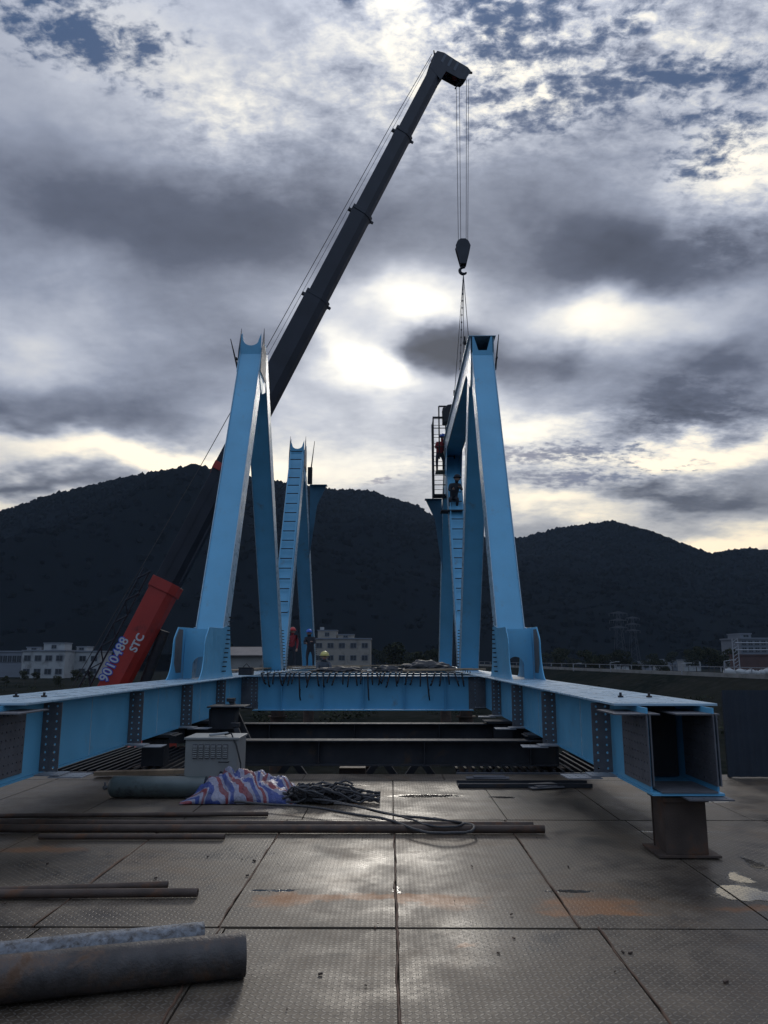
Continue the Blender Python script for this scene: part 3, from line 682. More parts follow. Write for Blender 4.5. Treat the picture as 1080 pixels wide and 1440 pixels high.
# ------------------------------------------------------------------ girders
XL, XR = -3.87, 2.54; HW = .29; GT, GB = 1.27, .52
stations = [8.1, 10.75, 13.4, 16.05, 18.75, 21.4, 24.1, 26.8, 29.5, 32.2, 34.9, 37.6]
def girder(xc, side, label, y0, y1=41):
    """side: +1 = the inside of the bridge lies at +x"""
    root = empty('box_girder', (xc, y0, GB), label, 'girder', 'blue box girders of the bridge')
    m = MB(); m.box(xc - (.5 if side < 0 else .44), xc + (.44 if side < 0 else .5), y0 + .35, y1, GT - .022, GT); m.build('top_flange', M_blue_lit, root, bevel=.003)
    m = MB(); m.box(xc - HW - .018, xc + HW + .018, y0 + .02, y1, GB, GB + .02); m.build('bottom_flange', M_blue, root)
    for s in (-1, 1):
        m = MB(); X = xc + s * HW; m.box(X - .009, X + .009, y0 + .1, y1, GB + .023, GT - .025); m.build('web', M_blue, root)
    xi = xc + side * (HW + .009)
    for yy in [q + 1.3 for q in stations[:-1]]:
        m = MB(); pts = [(xi + .001 * side, yy + rg.uniform(-.003, .003), GB + .03 + (GT - GB - .06) * k / 14) for k in range(15)]; m.tube(pts, [rg.uniform(.004, .008) for _ in pts], 6); m.build('weld_bead', M_blue_lit, root)
    for st in stations:                       # bracket stubs for the crossbeams, primer grey, real bolt holes
        m = MB(); x_ = xi if side > 0 else xi - .20
        m.perf((x_ + .003 * side, st, GB + .03), (1, 0, 0), (0, 0, 1), .19, GT - GB - .07, .014, 2, 9, .013)
        m.build('bracket_stub', M_primer, root)
        if st < 30:
            m = MB(); m.perf((min(xi, xi + side * .26) + .003 * side, st - .13, GB + .002), (1, 0, 0), (0, 1, 0), .26, .26, .012, 3, 3, .012)
            m.build('stub_flange', M_primer_l, root)
            a_ = rg.uniform(-.12, .12)
            if st < 18 :
                m = MB(); o = Vector((xi + side * .16, st - .16, GB - .013)); ux = Vector((math.cos(a_), math.sin(a_), 0)) * side; uy = Vector((-math.sin(a_), math.cos(a_), 0))
                if side < 0: o = o + uy * 0
                m.perf(o, ux if side > 0 else uy, uy if side > 0 else ux, .34 if side > 0 else .30, .30 if side > 0 else .34, .010, 4, 4, .011)
                m.build('splice_plate', M_primer_l, root)
    return root
gl = girder(XL, +1, 'left blue box girder with pale top flange, under the leg beside the red boom', 6.9)
gr = girder(XR, -1, 'right blue box girder whose open end stands on the rusty pedestal', 6.9)
for (root, xc, side) in ((gl, XL, 1), (gr, XR, -1)):
    y0 = 7.0
    for s in (-1, 1):                                        # web splice plates at the open end
        for q in (1, -1):
            X = xc + s * HW + q * (.010 + .004) ; m = MB()
            m.perf((X - .006, y0 - .04, GB + .07), (0, 1, 0), (0, 0, 1), .74, .60, .012, 9, 8, .010); m.build('web_splice_plate', M_primer, root)
    m = MB(); xa, xb = (xc - .58, xc - .04) if side < 0 else (xc + .18, xc - .34); m.perf((xa, y0 - .02, GT - .085), (1, 0, 0), (0, 1, 0), .40, .6, .012, 4, 6, .011); m.perf((xb, y0 - .02, GT - .085), (1, 0, 0), (0, 1, 0), .38, .6, .012, 4, 6, .011)
    m.build('flange_splice_plate', M_primer, root)
    m = MB(); m.box(xc - .26, xc + .26, y0 + .85, y0 + .86, GB + .03, GT - .03); m.build('diaphragm', M_dark, root)
    m = MB(); m.box(xc - .23, xc + .25, y0 - .09, y0 + .5, GB + .023, GB + .035); m.build('bottom_splice_plate', M_primer, root)
    m = MB(); m.perf((xc + (-.05 if side < 0 else -.3), y0 - .22, GB - .018), (1, 0, 0), (0, 1, 0), .38, .55, .012, 4, 5, .011); m.build('bottom_splice_plate', M_primer, root)
    for k in range(2):                                          # lifting lugs / bolts on the flange
        yy = 8.35 + .0 * k; xx = xc + (-.12 + .3 * k) 
        m = MB(); m.tube([(xx, yy, GT), (xx, yy, GT + .018)], .03, 6); m.tube([(xx, yy, GT + .018), (xx, yy, GT + .05)], .014, 8); m.build('flange_bolt', M_dark, root)
    m = MB()
    for k in range(26):
        for dx in (-.43, .43):
            yy = 21 + k * .7; m.tube([(xc + dx, yy, GT), (xc + dx, yy, GT + .06)], .012, 6)
    m.build('shear_studs', M_dark, root)

# pedestals
def pedestal(x, y, label):
    root = empty('pedestal', (x, y, 0.0), label, 'pedestal')
    m = MB(); m.box(x - .26, x + .27, y - .22, y + .24, .0115, .03); m.build('base_plate', M_rust, root, bevel=.002)
    m = MB(); m.box(x - .18, x + .18, y - .17, y - .155, .03, GB - .065); m.box(x - .18, x + .18, y + .155, y + .17, .03, GB - .065); m.box(x - .17, x - .155, y - .155, y + .155, .03, GB - .065); m.box(x + .155, x + .17, y - .155, y + .155, .03, GB - .065)
    m.build('column', M_rust, root, bevel=.003)
    m = MB(); m.box(x - .2, x + .2, y - .2, y + .2, GB - .062, GB - .022); m.build('cap_plate', M_rust, root, bevel=.002)
    return root
pedestal(XR - .01, 7.18, 'rusty square steel pedestal under the open end of the right girder')
pedestal(XL, 7.1, 'rusty square steel pedestal under the near end of the left girder')

# ------------------------------------------------------------------ truss members
TZ = 10.30; B1, T1, B2, T2, B3 = 16.15, 20.5, 26.1, 31.2, 37.0
HWL = .29
def member(root, xc, p0, p1, depth=.50, m1=M_blue, horns=True, plates=True, foot=0.0):
    """box member in the plane x = xc from p0=(y,z) to p1=(y,z): two side plates, two recessed webs"""
    a = Vector((xc, p0[0], p0[1])); b = Vector((xc, p1[0], p1[1])); d = (b - a).normalized(); n_ = Vector((1, 0, 0)).cross(d).normalized()
    if n_.y > 0: n_ = -n_       # n_ towards the camera
    for s in (-1, 1):
        m = MB(); off = Vector((s * (HWL), 0, 0)); m.obox(a + off, b + off, (1, 0, 0), .016, depth); m.build('side_plate', M_blue_lit, root)
    for q in (1, -1):
        m = MB(); off = n_ * q * (depth / 2 - .035); m.obox(a + d * foot + off, b + off, (1, 0, 0), 2 * HWL - .022, .014); m.build('web_plate', m1, root)
    return d, n_
def gussets(root, xc, y, z0):
    """lower node with stub for the next diagonal: two flared plates, front plate with arch hole"""
    prof = [(y - 1.75, z0)]
    for k in range(1, 9):                         # concave flare
        t = k / 8; prof.append((y - 1.75 + .42 * math.sin(t * math.pi / 2), z0 + .62 * (1 - math.cos(t * math.pi / 2)) + .05 * t))
    prof += [(y - 1.28, z0 + .78), (y - 1.02, z0 + 1.0), (y + .1, z0 + 1.02), (y + .9, z0 + 1.12)]
    for k in range(1, 9):
        t = k / 8; prof.append((y + 1.0 + .5 * (1 - math.cos(t * math.pi / 2)), z0 + .95 * (1 - math.sin(t * math.pi / 2))))
    for s in (-1, 1):
        X = xc + s * (HWL + .0115); m = MB(); m.prism(prof, 0, X - .008, X + .008); m.build('gusset_plate', M_blue, root, bevel=.002)
    # front stub web: leans like the missing end diagonal, with an arch hole at the foot
    m = MB(); w = 2 * HWL - .022; ya, yb = y - .62, y - .52
    n = 10; r = .16; cx = xc + (.06 if xc < 0 else -.06)
    P = lambda x, z: (x, ya + (yb - ya) * (z - z0) / 1.0, z)
    left = [P(xc - w / 2, z0), P(xc - w / 2, z0 + .98)]; 
    arch = [P(cx - r * math.cos(math.pi * k / n), z0 + .27 + r * math.sin(math.pi * k / n)) for k in range(n + 1)]
    pts = [left[0], P(cx - r, z0)] + arch + [P(cx + r, z0), P(xc + w / 2, z0), P(xc + w / 2, z0 + .98), left[1]]
    top = []; 
    N_ = len(pts); vs = pts + [(p[0], p[1] + .014, p[2]) for p in pts]
    # strips: connect as quads left part, right part, above
    def quadstrip(idx):
        m.add([vs[i] for i in idx], [(0, 1, 2, 3)])
    fr = [tuple(range(N_)), tuple(range(2 * N_ - 1, N_ - 1, -1))] + [(i, (i + 1) % N_, (i + 1) % N_ + N_, i + N_) for i in range(N_)]
    m.add(vs, fr); m.build('stub_web', M_blue, root)
    for s in (-1, 1):                        # bare primer where the next member will be bolted
        X = xc + s * (HWL + .0005); m = MB(); m.prism([(y - 1.24, z0 + .30), (y - 1.22, z0 + .76), (y - 1.0, z0 + .96), (y - .70, z0 + .96), (y - .74, z0 + .12), (y - 1.1, z0 + .12)], 0, X - .0015, X + .0015); m.build('primer_patch', M_primer_b, root)
def horned_top(root, xc, y, z, d, s_=1.0):
    """ragged connection plates standing above the top of the leg, U-notched web between"""
    for s in (-1, 1):
        X = xc + s * (HWL + .0115)
        prof = [(y - .62, z - 1.0), (y - .36, z - .45), (y - .24, z - .10), (y + .0, z + .36), (y + .05, z + .0), (y + .38, z + .16), (y + .50, z - .45), (y + .45, z - 1.25), (y - .1, z - 1.5)]
        m = MB(); m.prism(prof, 0, X - .007, X + .007); m.build('top_gusset', M_blue, root)
        X = xc + s * (HWL + .030); m = MB(); m.prism([(y - .50, z - .95), (y - .40, z - .30), (y - .08, z + .46), (y + .02, z + .0), (y + .30, z - .10), (y + .36, z - 1.0)], 0, X - .006, X + .006); m.build('splice_plate', M_primer, root)
    m = MB(); w = 2 * HWL - .022; n = 10
    pts = [(xc - w / 2, z - .55), (xc + w / 2, z - .55), (xc + w / 2, z + .22)] + [(xc + math.cos(math.pi * k / n) * (w / 2 - .07), z + .02 - .16 * math.sin(math.pi * k / n)) for k in range(n + 1)] + [(xc - w / 2, z + .22)]
    yy = y - .30; m.prism(pts, 1, yy, yy + .014); m.build('notched_web', M_blue, root)
def splice_bolts(root, xc, side, y, z0, dy, h=1.15):
    """erection bolts standing out of the inner side plate near the foot"""
    m = MB()
    for k in range(13):
        for c in range(2):
            z = z0 + .08 + h * k / 12; yy = y + dy * (z - z0) + c * .14
            x0 = xc + side * (HWL + .02); m = MB(); m.tube([(x0, yy, z), (x0 + side * .055, yy, z)], .014, 6); m.build('bolt', M_dark, root)

def leg_thing(name, xc, p0, p1, label, side, foot=False, top=False, bolts=True, m1=M_blue, gus=True):
    root = empty(name, (xc, p0[0], p0[1]), label, 'truss leg', 'blue truss legs')
    d, n_ = member(root, xc, p0, p1, m1=m1, foot=.75 if foot else 0.0)
    if foot: gussets(root, xc, p0[0] - .1, GT + .003)
    if top: horned_top(root, xc, p1[0], TZ + .02, d)
    if bolts: splice_bolts(root, xc, side, p0[0] + .1, p0[1] + .05, (p1[0] - p0[0]) / (p1[1] - p0[1]))
    return root
names = {XL: ('left', 1), XR: ('right', -1)}
for xc, (sd, side) in names.items():
    extra = ', its lower end behind the red boom' if xc < 0 else ', under the top chord'
    leg_thing('truss_leg', xc, (B1 + .15, GT + .003), (T1 - .2, TZ - (.25 if xc < 0 else .42)), 'nearest and tallest-looking blue leg of the %s truss, leaning away over its arched foot' % sd, side, True, xc < 0)
    leg_thing('truss_leg', xc, (B2 - .3, GT + .003), (T1 + .28, TZ - .1), 'darker second leg of the %s truss, meeting the nearest leg at its top' % sd, side, False, False)
    leg_thing('truss_leg', xc, (B2 + .35, GT + .003), (T2 - .2, TZ - .25), 'third leg of the %s truss, carrying a ladder up its face' % sd, side, False, xc < 0)
    leg_thing('truss_leg', xc, (B3, GT + .003), (T2 + .3, TZ - (1.2 if xc < 0 else .1)), 'farthest leg of the %s truss' % sd, side, False, False)
# leaning temporary rods at the outer side of near tops
for xc, s in ((XL, -1), (XR, 1)):
    p = Vector((xc + s * .33, T1 - .5, TZ - .55)); q = p + Vector((s * (.24 if s < 0 else .12), 0, .62 if s < 0 else .72))
    m = MB(); m.obox(p - Vector((0, 0, .3)), q, (0, 1, 0), .10, .05, .03, .02)
    m.tube([p + Vector((s * .04, 0, .02)), p + Vector((s * .04, -.1, .02))], .03, 6)
    tag(m.build('lifting_lug_bar', M_dark, loc=tuple(p)), 'thin dark bar pointing up outside the top of the nearest %s leg' % ('left' if s < 0 else 'right'), 'bar')
p = Vector((XL + .5, T2 + .2, TZ - .9)); m = MB(); m.tube([p, p + Vector((.14, 0, 1.3))], .03, 6, r2=.012); m.box(p.x - .12, p.x + .06, p.y - .1, p.y + .1, p.z - .55, p.z + .15)
tag(m.build('lifting_lug_bar', M_dark, loc=tuple(p)), 'thin dark bar beside the top of the far left ladder leg', 'bar')

# top chord of the right truss
ch = empty('top_chord', (XR, T1 - .5, TZ - .35), 'long dark-bottomed top chord hanging from the crane above the right truss', 'girder')
y0, y1 = T1 - .38, T2 + .9; zc0, zc1 = TZ - .46, TZ + .16
for s in (-1, 1):
    X = XR + s * (HWL + .028); m = MB(); m.prism([(y0, zc1), (y1, zc1), (y1, zc0), (T2 - 1.3, zc0), (T2 - 1.5, zc0 ), (y0 + 1.3, zc0), (y0 + .3, zc0 - .75), (y0 - .02, zc0 - .2)], 0, X - .008, X + .008); m.build('web', M_blue_lit, ch)
m = MB(); m.box(XR - HWL - .09, XR + HWL + .09, y0 - .05, y1, zc1 + .003, zc1 + .022); m.build('top_flange', M_blue_lit, ch)
m = MB(); m.box(XR - HWL, XR + HWL, y0 + 1.4, y1, zc0 - .001, zc0 + .016); m.build('bottom_flange', M_blue, ch)
m = MB(); w = HWL - .01; m.prism([(XR - w, zc1 - .95), (XR + w, zc1 - .95), (XR + w, zc1 - .02), (XR + w * .82, zc1 - .02), (XR + w * .42, zc1 - .42), (XR - w * .42, zc1 - .42), (XR - w * .82, zc1 - .02), (XR - w, zc1 - .02)], 1, y0 - .06, y0 - .046); m.build('notched_end_plate', M_blue, ch)
m = MB(); m.box(XR - HWL + .01, XR + HWL - .01, y0 + .9, y0 + .91, zc0 + .02, zc1 - .02); m.build('diaphragm', M_dark, ch)
m = MB()
for yy in (T1 + 4.6, T1 + 7.4): m.tube([(XR - .2, yy, zc1 + .02), (XR - .2, yy, zc1 + .14)], .05, 8); m.tube([(XR - .36, yy, zc1 + .03), (XR - .36, yy, zc1 + .22)], .04, 6)
m.build('lifting_eye', M_dark, ch)
# lower hanging gusset block under the node T2
m = MB(); m.prism([(T2 - 1.6, zc0), (T2 + .8, zc0), (T2 + .35, zc0 - 1.4), (T2 - .7, zc0 - 1.7), (T2 - 1.1, zc0 - 1.0)], 0, XR - HWL - .022, XR - HWL - .008); m.prism([(T2 - 1.6, zc0), (T2 + .8, zc0), (T2 + .35, zc0 - 1.4), (T2 - .7, zc0 - 1.7), (T2 - 1.1, zc0 - 1.0)], 0, XR + HWL + .008, XR + HWL + .022); m.build('node_gusset', M_blue, ch)

# ladders on the third legs
def ladder(xc, label):
    a = Vector((xc, B2 + .35, GT + .003)); b = Vector((xc, T2 - .2, TZ)); d = (b - a).normalized(); n_ = Vector((1, 0, 0)).cross(d); n_ = -n_ if n_.y > 0 else n_
    s0 = a + d * 2.1 + n_ * .30; s1 = b - d * (.5 if xc < 0 else 2.6) + n_ * .30
    root = empty('ladder', tuple(s0), label, 'ladder', 'steel ladders on the far legs')
    for s in (-1, 1):
        m = MB(); m.obox(s0 + Vector((s * .24, 0, 0)), s1 + Vector((s * .24, 0, 0)), (1, 0, 0), .03, .05); m.build('rail', M_blue, root)
    L = (s1 - s0).length; n = int(L / .42)
    for k in range(n + 1):
        c = s0 + d * (L * (k + rg.uniform(-.12, .12)) / n); m = MB(); m.tube([c - Vector((.24, 0, 0)), c + Vector((.24, 0, 0))], .02, 6); m.build('rung', M_dark, root)
ladder(XL, 'steel ladder tied up the face of the third left leg'); ladder(XR, 'steel ladder up the face of the third right leg, below the hanging cage')

# far node plates that flare out from the farthest legs
for xc, s, zz, lab in ((XR, -1, at(610, 703, 33).z, 'dark flared plate beside the farthest right leg'), (XL, 1, at(455, 690, 34).z, 'dim flared plate beside the farthest left leg')):
    m = MB(); m.prism([(xc + s * .30, zz + .02), (xc + s * 1.02, zz + .02), (xc + s * .62, zz - .85), (xc + s * .42, zz - 2.4), (xc + s * .30, zz - 3.2)], 1, 33.1, 33.12)
    m.box(min(xc + s * .30, xc + s * 1.05), max(xc + s * .30, xc + s * 1.05), 32.9, 33.3, zz + .023, zz + .04)
    tag(m.build('bracket_plate', M_dblue, loc=(xc + s * .3, 33.1, zz)), lab, 'bracket')

# scaffold cage hanging at the node
CY = 30.6
A = at(609, 588, CY); B_ = at(609, 696, CY); x0 = A.x; x1 = at(638, 588, CY).x; zt = A.z; zb = B_.z; ztop = at(617, 572, CY).z
cg = empty('scaffold_cage', (x0, CY, zb), 'dark hanging scaffold cage with a worker inside, left of the right truss top', 'scaffold')
xm = at(617, 580, CY).x
for (x, y, z0, z1) in [(x0, CY, zb, zt), (x0, CY + .9, zb, zt), (xm, CY - .05, zb + 1.5, ztop), (x1, CY, zb + .1, zt), (x1 - .3, CY + .45, zb + 1.0, ztop)]:
    m = MB(); m.tube([(x, y, z0), (x, y, z1)], .032, 6); m.build('upright', M_dark, cg)
for k in range(9):
    z = zb + .02 + (zt - zb - .05) * k / 8; m = MB(); m.tube([(x0, CY, z), (x1, CY, z)], .02 if k % 2 else .012, 6); m.tube([(x0, CY, z), (x0, CY + .9, z)], .012, 6); m.tube([(x0, CY + .9, z), (x1, CY + .9, z)], .012, 6); m.build('rail', M_dark, cg)
m = MB(); m.tube([(xm, CY - .05, ztop), (x1 + .25, CY - .05, ztop)], .035, 6); m.tube([(x0 - .02, CY, zt + .03), (x1, CY, zt + .03)], .04, 6); m.build('top_rail', M_dark, cg)
m = MB()
for k in range(12): m.tube([(x0, CY + .07 * k, zb + .03), (x1, CY + .07 * k, zb + .03)], .012, 5)
for k in range(8): m.tube([(x0 + (x1 - x0) * k / 7, CY, zb + .035), (x0 + (x1 - x0) * k / 7, CY + .8, zb + .035)], .012, 5)
m.build('floor_mesh', M_dark, cg)
zpl = at(618, 660, CY).z; m = MB(); m.box(x0 + .1, x1, CY + .1, CY + .75, zpl - .04, zpl); m.build('plank', M_wood, cg)
m = MB(); m.box(xm + .15, x1 + .35, CY - .2, CY + .3, zt - .25, zt + .42); m.prism([(xm + .1, zt + .2), (xm + .35, zt + .5), (x1 + .3, zt + .55), (x1 + .35, zt + .1), (xm + .2, zt - .3)], 1, CY - .3, CY - .21)
tag(m.build('tarpaulin_bundle', M_dark, smooth=False, bevel=.06, loc=(xm, CY, zt)), 'dark bundle lashed at the top of the hanging cage', 'bundle')
# small cage on the other side of the chord
x2 = at(657, 600, CY).x; x3 = at(662, 600, CY).x; zz0, zz1 = at(657, 690, CY).z, at(657, 588, CY).z
c2 = empty('scaffold_cage', (x2, CY, zz0), 'narrow dark cage between the chord and the second right leg', 'scaffold')
m = MB()
for x in (x2, x3 + .12): m.tube([(x, CY, zz0), (x, CY, zz1)], .02, 6)
m.build('uprights', M_dark, c2)
m = MB()
for k in range(14): z = zz0 + (zz1 - zz0) * k / 13; m.tube([(x2, CY, z), (x3 + .12, CY, z)], .011, 5)
m.build('rungs', M_dark, c2)

# ------------------------------------------------------------------ crossbeams
def crossbeam(y, label):
    x0 = XL + HW + .01; x1 = XR - HW - .01
    root = empty('crossbeam', ((x0 + x1) / 2, y, GB), label, 'crossbeam', 'blue crossbeams between the girders')
    zb, zt = .46, GT - .01
    for (a_, b_) in ((x0, x0 + .40), (x1 - .40, x1)):
        m = MB(); m.perf((a_ + .003, y - .02, zb + .03), (1, 0, 0), (0, 0, 1), .394, zt - zb - .06, .012, 4, 9, .012); m.build('splice_plate', M_primer, root)
    m = MB(); m.box(x0 + .403, x1 - .403, y, y + .014, zb + .02, zt - .02); m.build('web', M_blue, root)
    m = MB(); m.box(x0 + .02, x1 - .02, y - .15, y + .15, zt - .018, zt); m.build('top_flange', M_blue_lit, root)
    m = MB(); m.box(x0 + .30, x1 - .30, y - .15, y + .15, zb, zb + .018); m.build('bottom_flange', M_blue, root)
    for k in range(1, 6):
        x = x0 + (x1 - x0) * k / 6; m = MB(); m.box(x - .006, x + .006, y - .12, y - .002, zb + .02, zt - .02); m.build('stiffener', M_blue, root)
    return root
cb = crossbeam(stations[4], 'nearest blue crossbeam with dark clamps along its top edge')
for i, st in enumerate(stations[5:9]): copy_thing(cb, (cb.location.x, st, GB), ['blue crossbeam directly behind the nearest one, mostly hidden', 'third blue crossbeam from the camera, between the leg feet', 'fourth blue crossbeam, by the second legs', 'fifth blue crossbeam, by the third legs'][i])
# clamps hooked over the edge
x0, x1 = XL + HW + .5, XR - HW - .5
def clamp(x, y, s, dz):
    m = MB(); m.obox((x, y - .16, GT + .05), (x + dz, y - .19, GT - .16 * s), (1, 0, 0), .035, .03); m.obox((x, y - .16, GT + .05), (x + .02, y + .10, GT + .06), (1, 0, 0), .035, .03)
    m.obox((x + dz, y - .19, GT - .16 * s), (x + dz * 1.3, y - .12, GT - .19 * s), (1, 0, 0), .03, .03); m.tube([(x + dz, y - .22, GT - .11 * s), (x + dz, y - .12, GT - .11 * s)], .016, 6)
    return m
proto = None
k = 0; x = x0
while x < x1:
    s = rg.uniform(.8, 1.5) if k % 11 != 7 else 3.0
    m = clamp(x, stations[4], s, rg.uniform(-.09, .09))
    tag(m.build('edge_clamp', M_dark, loc=(x, stations[4] - .15, GT)), 'dark steel clamp hooked over the top edge of the nearest blue crossbeam', 'clamp', 'clamps hooked over the crossbeam')
    x += rg.uniform(.09, .20); k += 1
# planks and boards on the deck level
for i, (px, py, D, L, w, rz, lab) in enumerate([(345, 941, 24, 3.2, .3, 1.3, 'brown plank lying on the left girder behind the near leg'), (430, 940, 27, 4.0, .35, .35, 'brown plank behind the workers at the left'), (600, 942, 22.5, 2.6, .3, -.25, 'brown plank sloping down toward the right girder'), (625, 944, 21, 2.2, .3, -.12, 'brown plank nearest the right girder, on the crossbeams'), (490, 939, 30, 5.0, .4, .1, 'long pale plank across the middle of the crossbeams')]):
    p = at(px, py, D); p.z = GT + .03 + .012 * i; c, s = math.cos(rz) * L / 2, math.sin(rz) * L / 2
    m = MB(); m.obox((p.x - c, p.y - s, p.z), (p.x + c, p.y + s, p.z + .05), (-math.sin(rz), math.cos(rz), 0), w, .04)
    tag(m.build('plank', M_wood, loc=tuple(p)), lab, 'plank', 'planks on the crossbeams')
# dark netting heaps on the crossbeams
def heap(name, cx, cy, cz, rx, ry, rz_, label, m_, seed, cat='heap'):
    v, f = icoball(4); out = []
    for q in v:
        h = mnoise.fractal(Vector(q) * 2.3 + Vector((seed, 0, 0)), 1, 2, 5); s = 1 + .35 * h
        out.append((cx + q[0] * rx * s, cy + q[1] * ry * s, cz + max(0, q[2]) * rz_ * s))
    m = MB(); m.add(out, [tuple(t) for t in f]); return tag(m.build(name, m_, smooth=True, loc=(cx, cy, cz)), label, cat)
p = at(601, 940, 24.0); heap('netting_heap', p.x, 24, GT + .02, .8, .4, .28, 'dark netting heap on the crossbeams left of the right truss', M_rope, 3, 'netting')
p = at(545, 940, 22.0); heap('netting_heap', p.x, 22, GT + .02, .5, .3, .16, 'low dark netting heap on the middle of the crossbeams', M_rope, 9, 'netting')
p = at(478, 940, 22.0); heap('netting_heap', p.x, 22, GT + .02, .75, .3, .14, 'flat dark heap of hoses in front of the beige block', M_rope, 14, 'netting')
p = at(319, 938, 17.5); m = MB(); m.tube([(p.x, 17.5, GT + .003), (p.x, 17.5, GT + .17)], .10, 14); m.tube([(p.x, 17.5, GT + .17), (p.x, 17.5, GT + .2)], .07, 12)
tag(m.build('paint_bucket', M_green, smooth=True, loc=(p.x, 17.5, GT)), 'small green bucket on the left girder beside the near leg', 'bucket')
m = MB(); p = at(346, 937, 19.0); m.box(p.x - .16, p.x + .16, 18.9, 19.2, GT + .003, GT + .16); m.box(p.x - .17, p.x + .17, 18.89, 19.21, GT + .163, GT + .185); m.tube([(p.x - .08, 19.05, GT + .185), (p.x, 19.05, GT + .27), (p.x + .08, 19.05, GT + .185)], .012, 6)
tag(m.build('tool_box', M_dark, bevel=.01, loc=(p.x, 19.1, GT)), 'dark tool box on the left girder between the two near legs', 'box')

# ------------------------------------------------------------------ temporary supports
def hbeam(name, x0, x1, y, zb, zt, w, label):
    root = MB(); root.box(x0, x1, y - w / 2, y + w / 2, zt - .02, zt); root.box(x0, x1, y - w / 2, y + w / 2, zb, zb + .02); root.box(x0, x1, y - .006, y + .006, zb + .02, zt - .02)
    k = x0 + .4
    while k < x1: root.box(k - .005, k + .005, y - w / 2 + .01, y - .0065, zb + .021, zt - .021); k += 1.6
    return tag(root.build(name, M_dark, loc=((x0 + x1) / 2, y, zb)), label, 'steel beam', 'dark support beams')
hbeam('support_beam', -3.1, 2.5, 12.2, .08, .45, .30, 'nearest dark steel beam under the crossbeam, behind the cabinet')
hbeam('support_beam', -4.3, 3.0, 15.1, .1, .46, .30, 'dark steel beam in front of the blue crossbeam')
m = MB()
for (px, s) in ((410, 1), (535, -1), (590, 1), (300, -1), (700, -1)):
    p = at(px, 1075, 12.9); m.obox((p.x, 12.9, .1), (p.x + s * .75, 12.9, -.9), (0, 1, 0), .1, .1); m.obox((p.x + .02, 12.9, .1), (p.x + .02 - s * .75, 12.9, -.9), (0, 1, 0), .1, .1)
m.box(-4, 3, 12.8, 13.0, -1.1, -.95)
tag(m.build('bracing_truss', M_dark, loc=(0, 12.9, -1.1)), 'dark diagonal bracing below the nearest support beam', 'bracing')
for i, (x, y) in enumerate([(-3.87, 12.5), (2.54, 12.5), (-3.87, 15.1), (2.54, 15.1), (-.6, 15.1), (-.6, 12.5), (-3.87, 27), (2.54, 27), (-3.87, 37), (2.54, 37)]):
    m = MB(); m.tube([(x, y, GZ), (x, y, -.3)], .25, 16); m.tube([(x, y, -.3), (x, y, -.26)], .34, 16); m.box(x - .2, x + .2, y - .2, y + .2, -.26, .02 if y < 20 else GB - .05)
    tag(m.build('support_pile', M_rust, smooth=True, loc=(x, y, GZ)), 'rusty round pile under the %s' % {12.5: 'two nearest dark beams', 15.1: 'dark beam in front of the blue crossbeam', 27: 'leg feet in the middle of the truss', 37: 'farthest leg feet'}[y], 'pile', 'piles under the bridge')
# packing under girders
for (x, y, lab) in [(XR - .45, 15.0, 'stack of rusty packing plates under the right girder, farther one'), (XR - .15, 12.4, 'stack of rusty packing plates under the right girder, nearer one'), (XL + .45, 15.0, 'stack of packing plates under the left girder, farther one'), (XL + .2, 12.4, 'stack of packing plates under the left girder, nearer one')]:
    m = MB(); z = .475
    for k in range(3): dx = rg.uniform(-.06, .06); m.box(x - .3 + dx, x + .3 + dx, y - .22, y + .22, z + .001, z + .014); z += .015
    m.box(x - .17, x + .17, y - .15, y + .15, .05, .44)
    tag(m.build('packing_stack', M_dark, loc=(x, y, .45)), lab, 'packing')
for i, (x, y, w_, l_, rz, lab) in enumerate([(-2.9, 11.0, .5, .34, .3, 'loose steel plate on the deck left of the cabinet'), (2.0, 10.6, .45, .32, .2, 'loose steel plate on the deck below the right girder'), (1.35, 11.3, .6, .2, -.1, 'narrow loose plate near the deck edge on the right')]):
    m = MB(); c_, s_ = math.cos(rz), math.sin(rz); m.obox((x - c_ * w_ / 2, y - s_ * w_ / 2, .022), (x + c_ * w_ / 2, y + s_ * w_ / 2, .03), (-s_, c_, 0), l_, .012)
    m.obox((x - c_ * w_ / 3, y - s_ * w_ / 3, .040), (x + c_ * w_ / 2.4, y + s_ * w_ / 2.4 + .05, .040), (-s_, c_, 0), l_ * .8, .012)
    tag(m.build('loose_plate', M_primer, loc=(x, y, .02)), lab, 'plate', 'loose plates under the girders')
# gratings
def grating(x0, x1, y0, y1, z, label):
    root = empty('steel_grating', ((x0 + x1) / 2, (y0 + y1) / 2, z), label, 'grating')
    m = MB(); x = x0
    while x < x1: m.box(x, x + .035, y0, y1, z, z + .05); x += .13
    m.build('bars', M_dark, root); m = MB(); m.box(x0 - .02, x1 + .02, y0 - .06, y0 - .003, z - .02, z + .03); m.build('front_edge', M_primer, root)
grating(.98, 3.3, 11.95, 14.4, -.02, 'dark bar grating past the deck edge at the right')
grating(-5.2, -2.6, 11.95, 15.2, -.02, 'dark bar grating past the deck edge at the left, behind the cabinet')
A = atz(645, 1109, .0); m = MB(); m.box(A.x, A.x + 1.75, A.y, A.y + .02,   .012, .06); m.box(A.x, A.x + 1.75, A.y + .023, A.y + .30, .012, .03); m.box(A.x, A.x + 1.75, A.y + .30, A.y + .32, .012, .06)
tag(m.build('steel_channel', M_dark, loc=(A.x, A.y, 0)), 'dark blue steel channel lying at the deck edge on the right', 'channel')
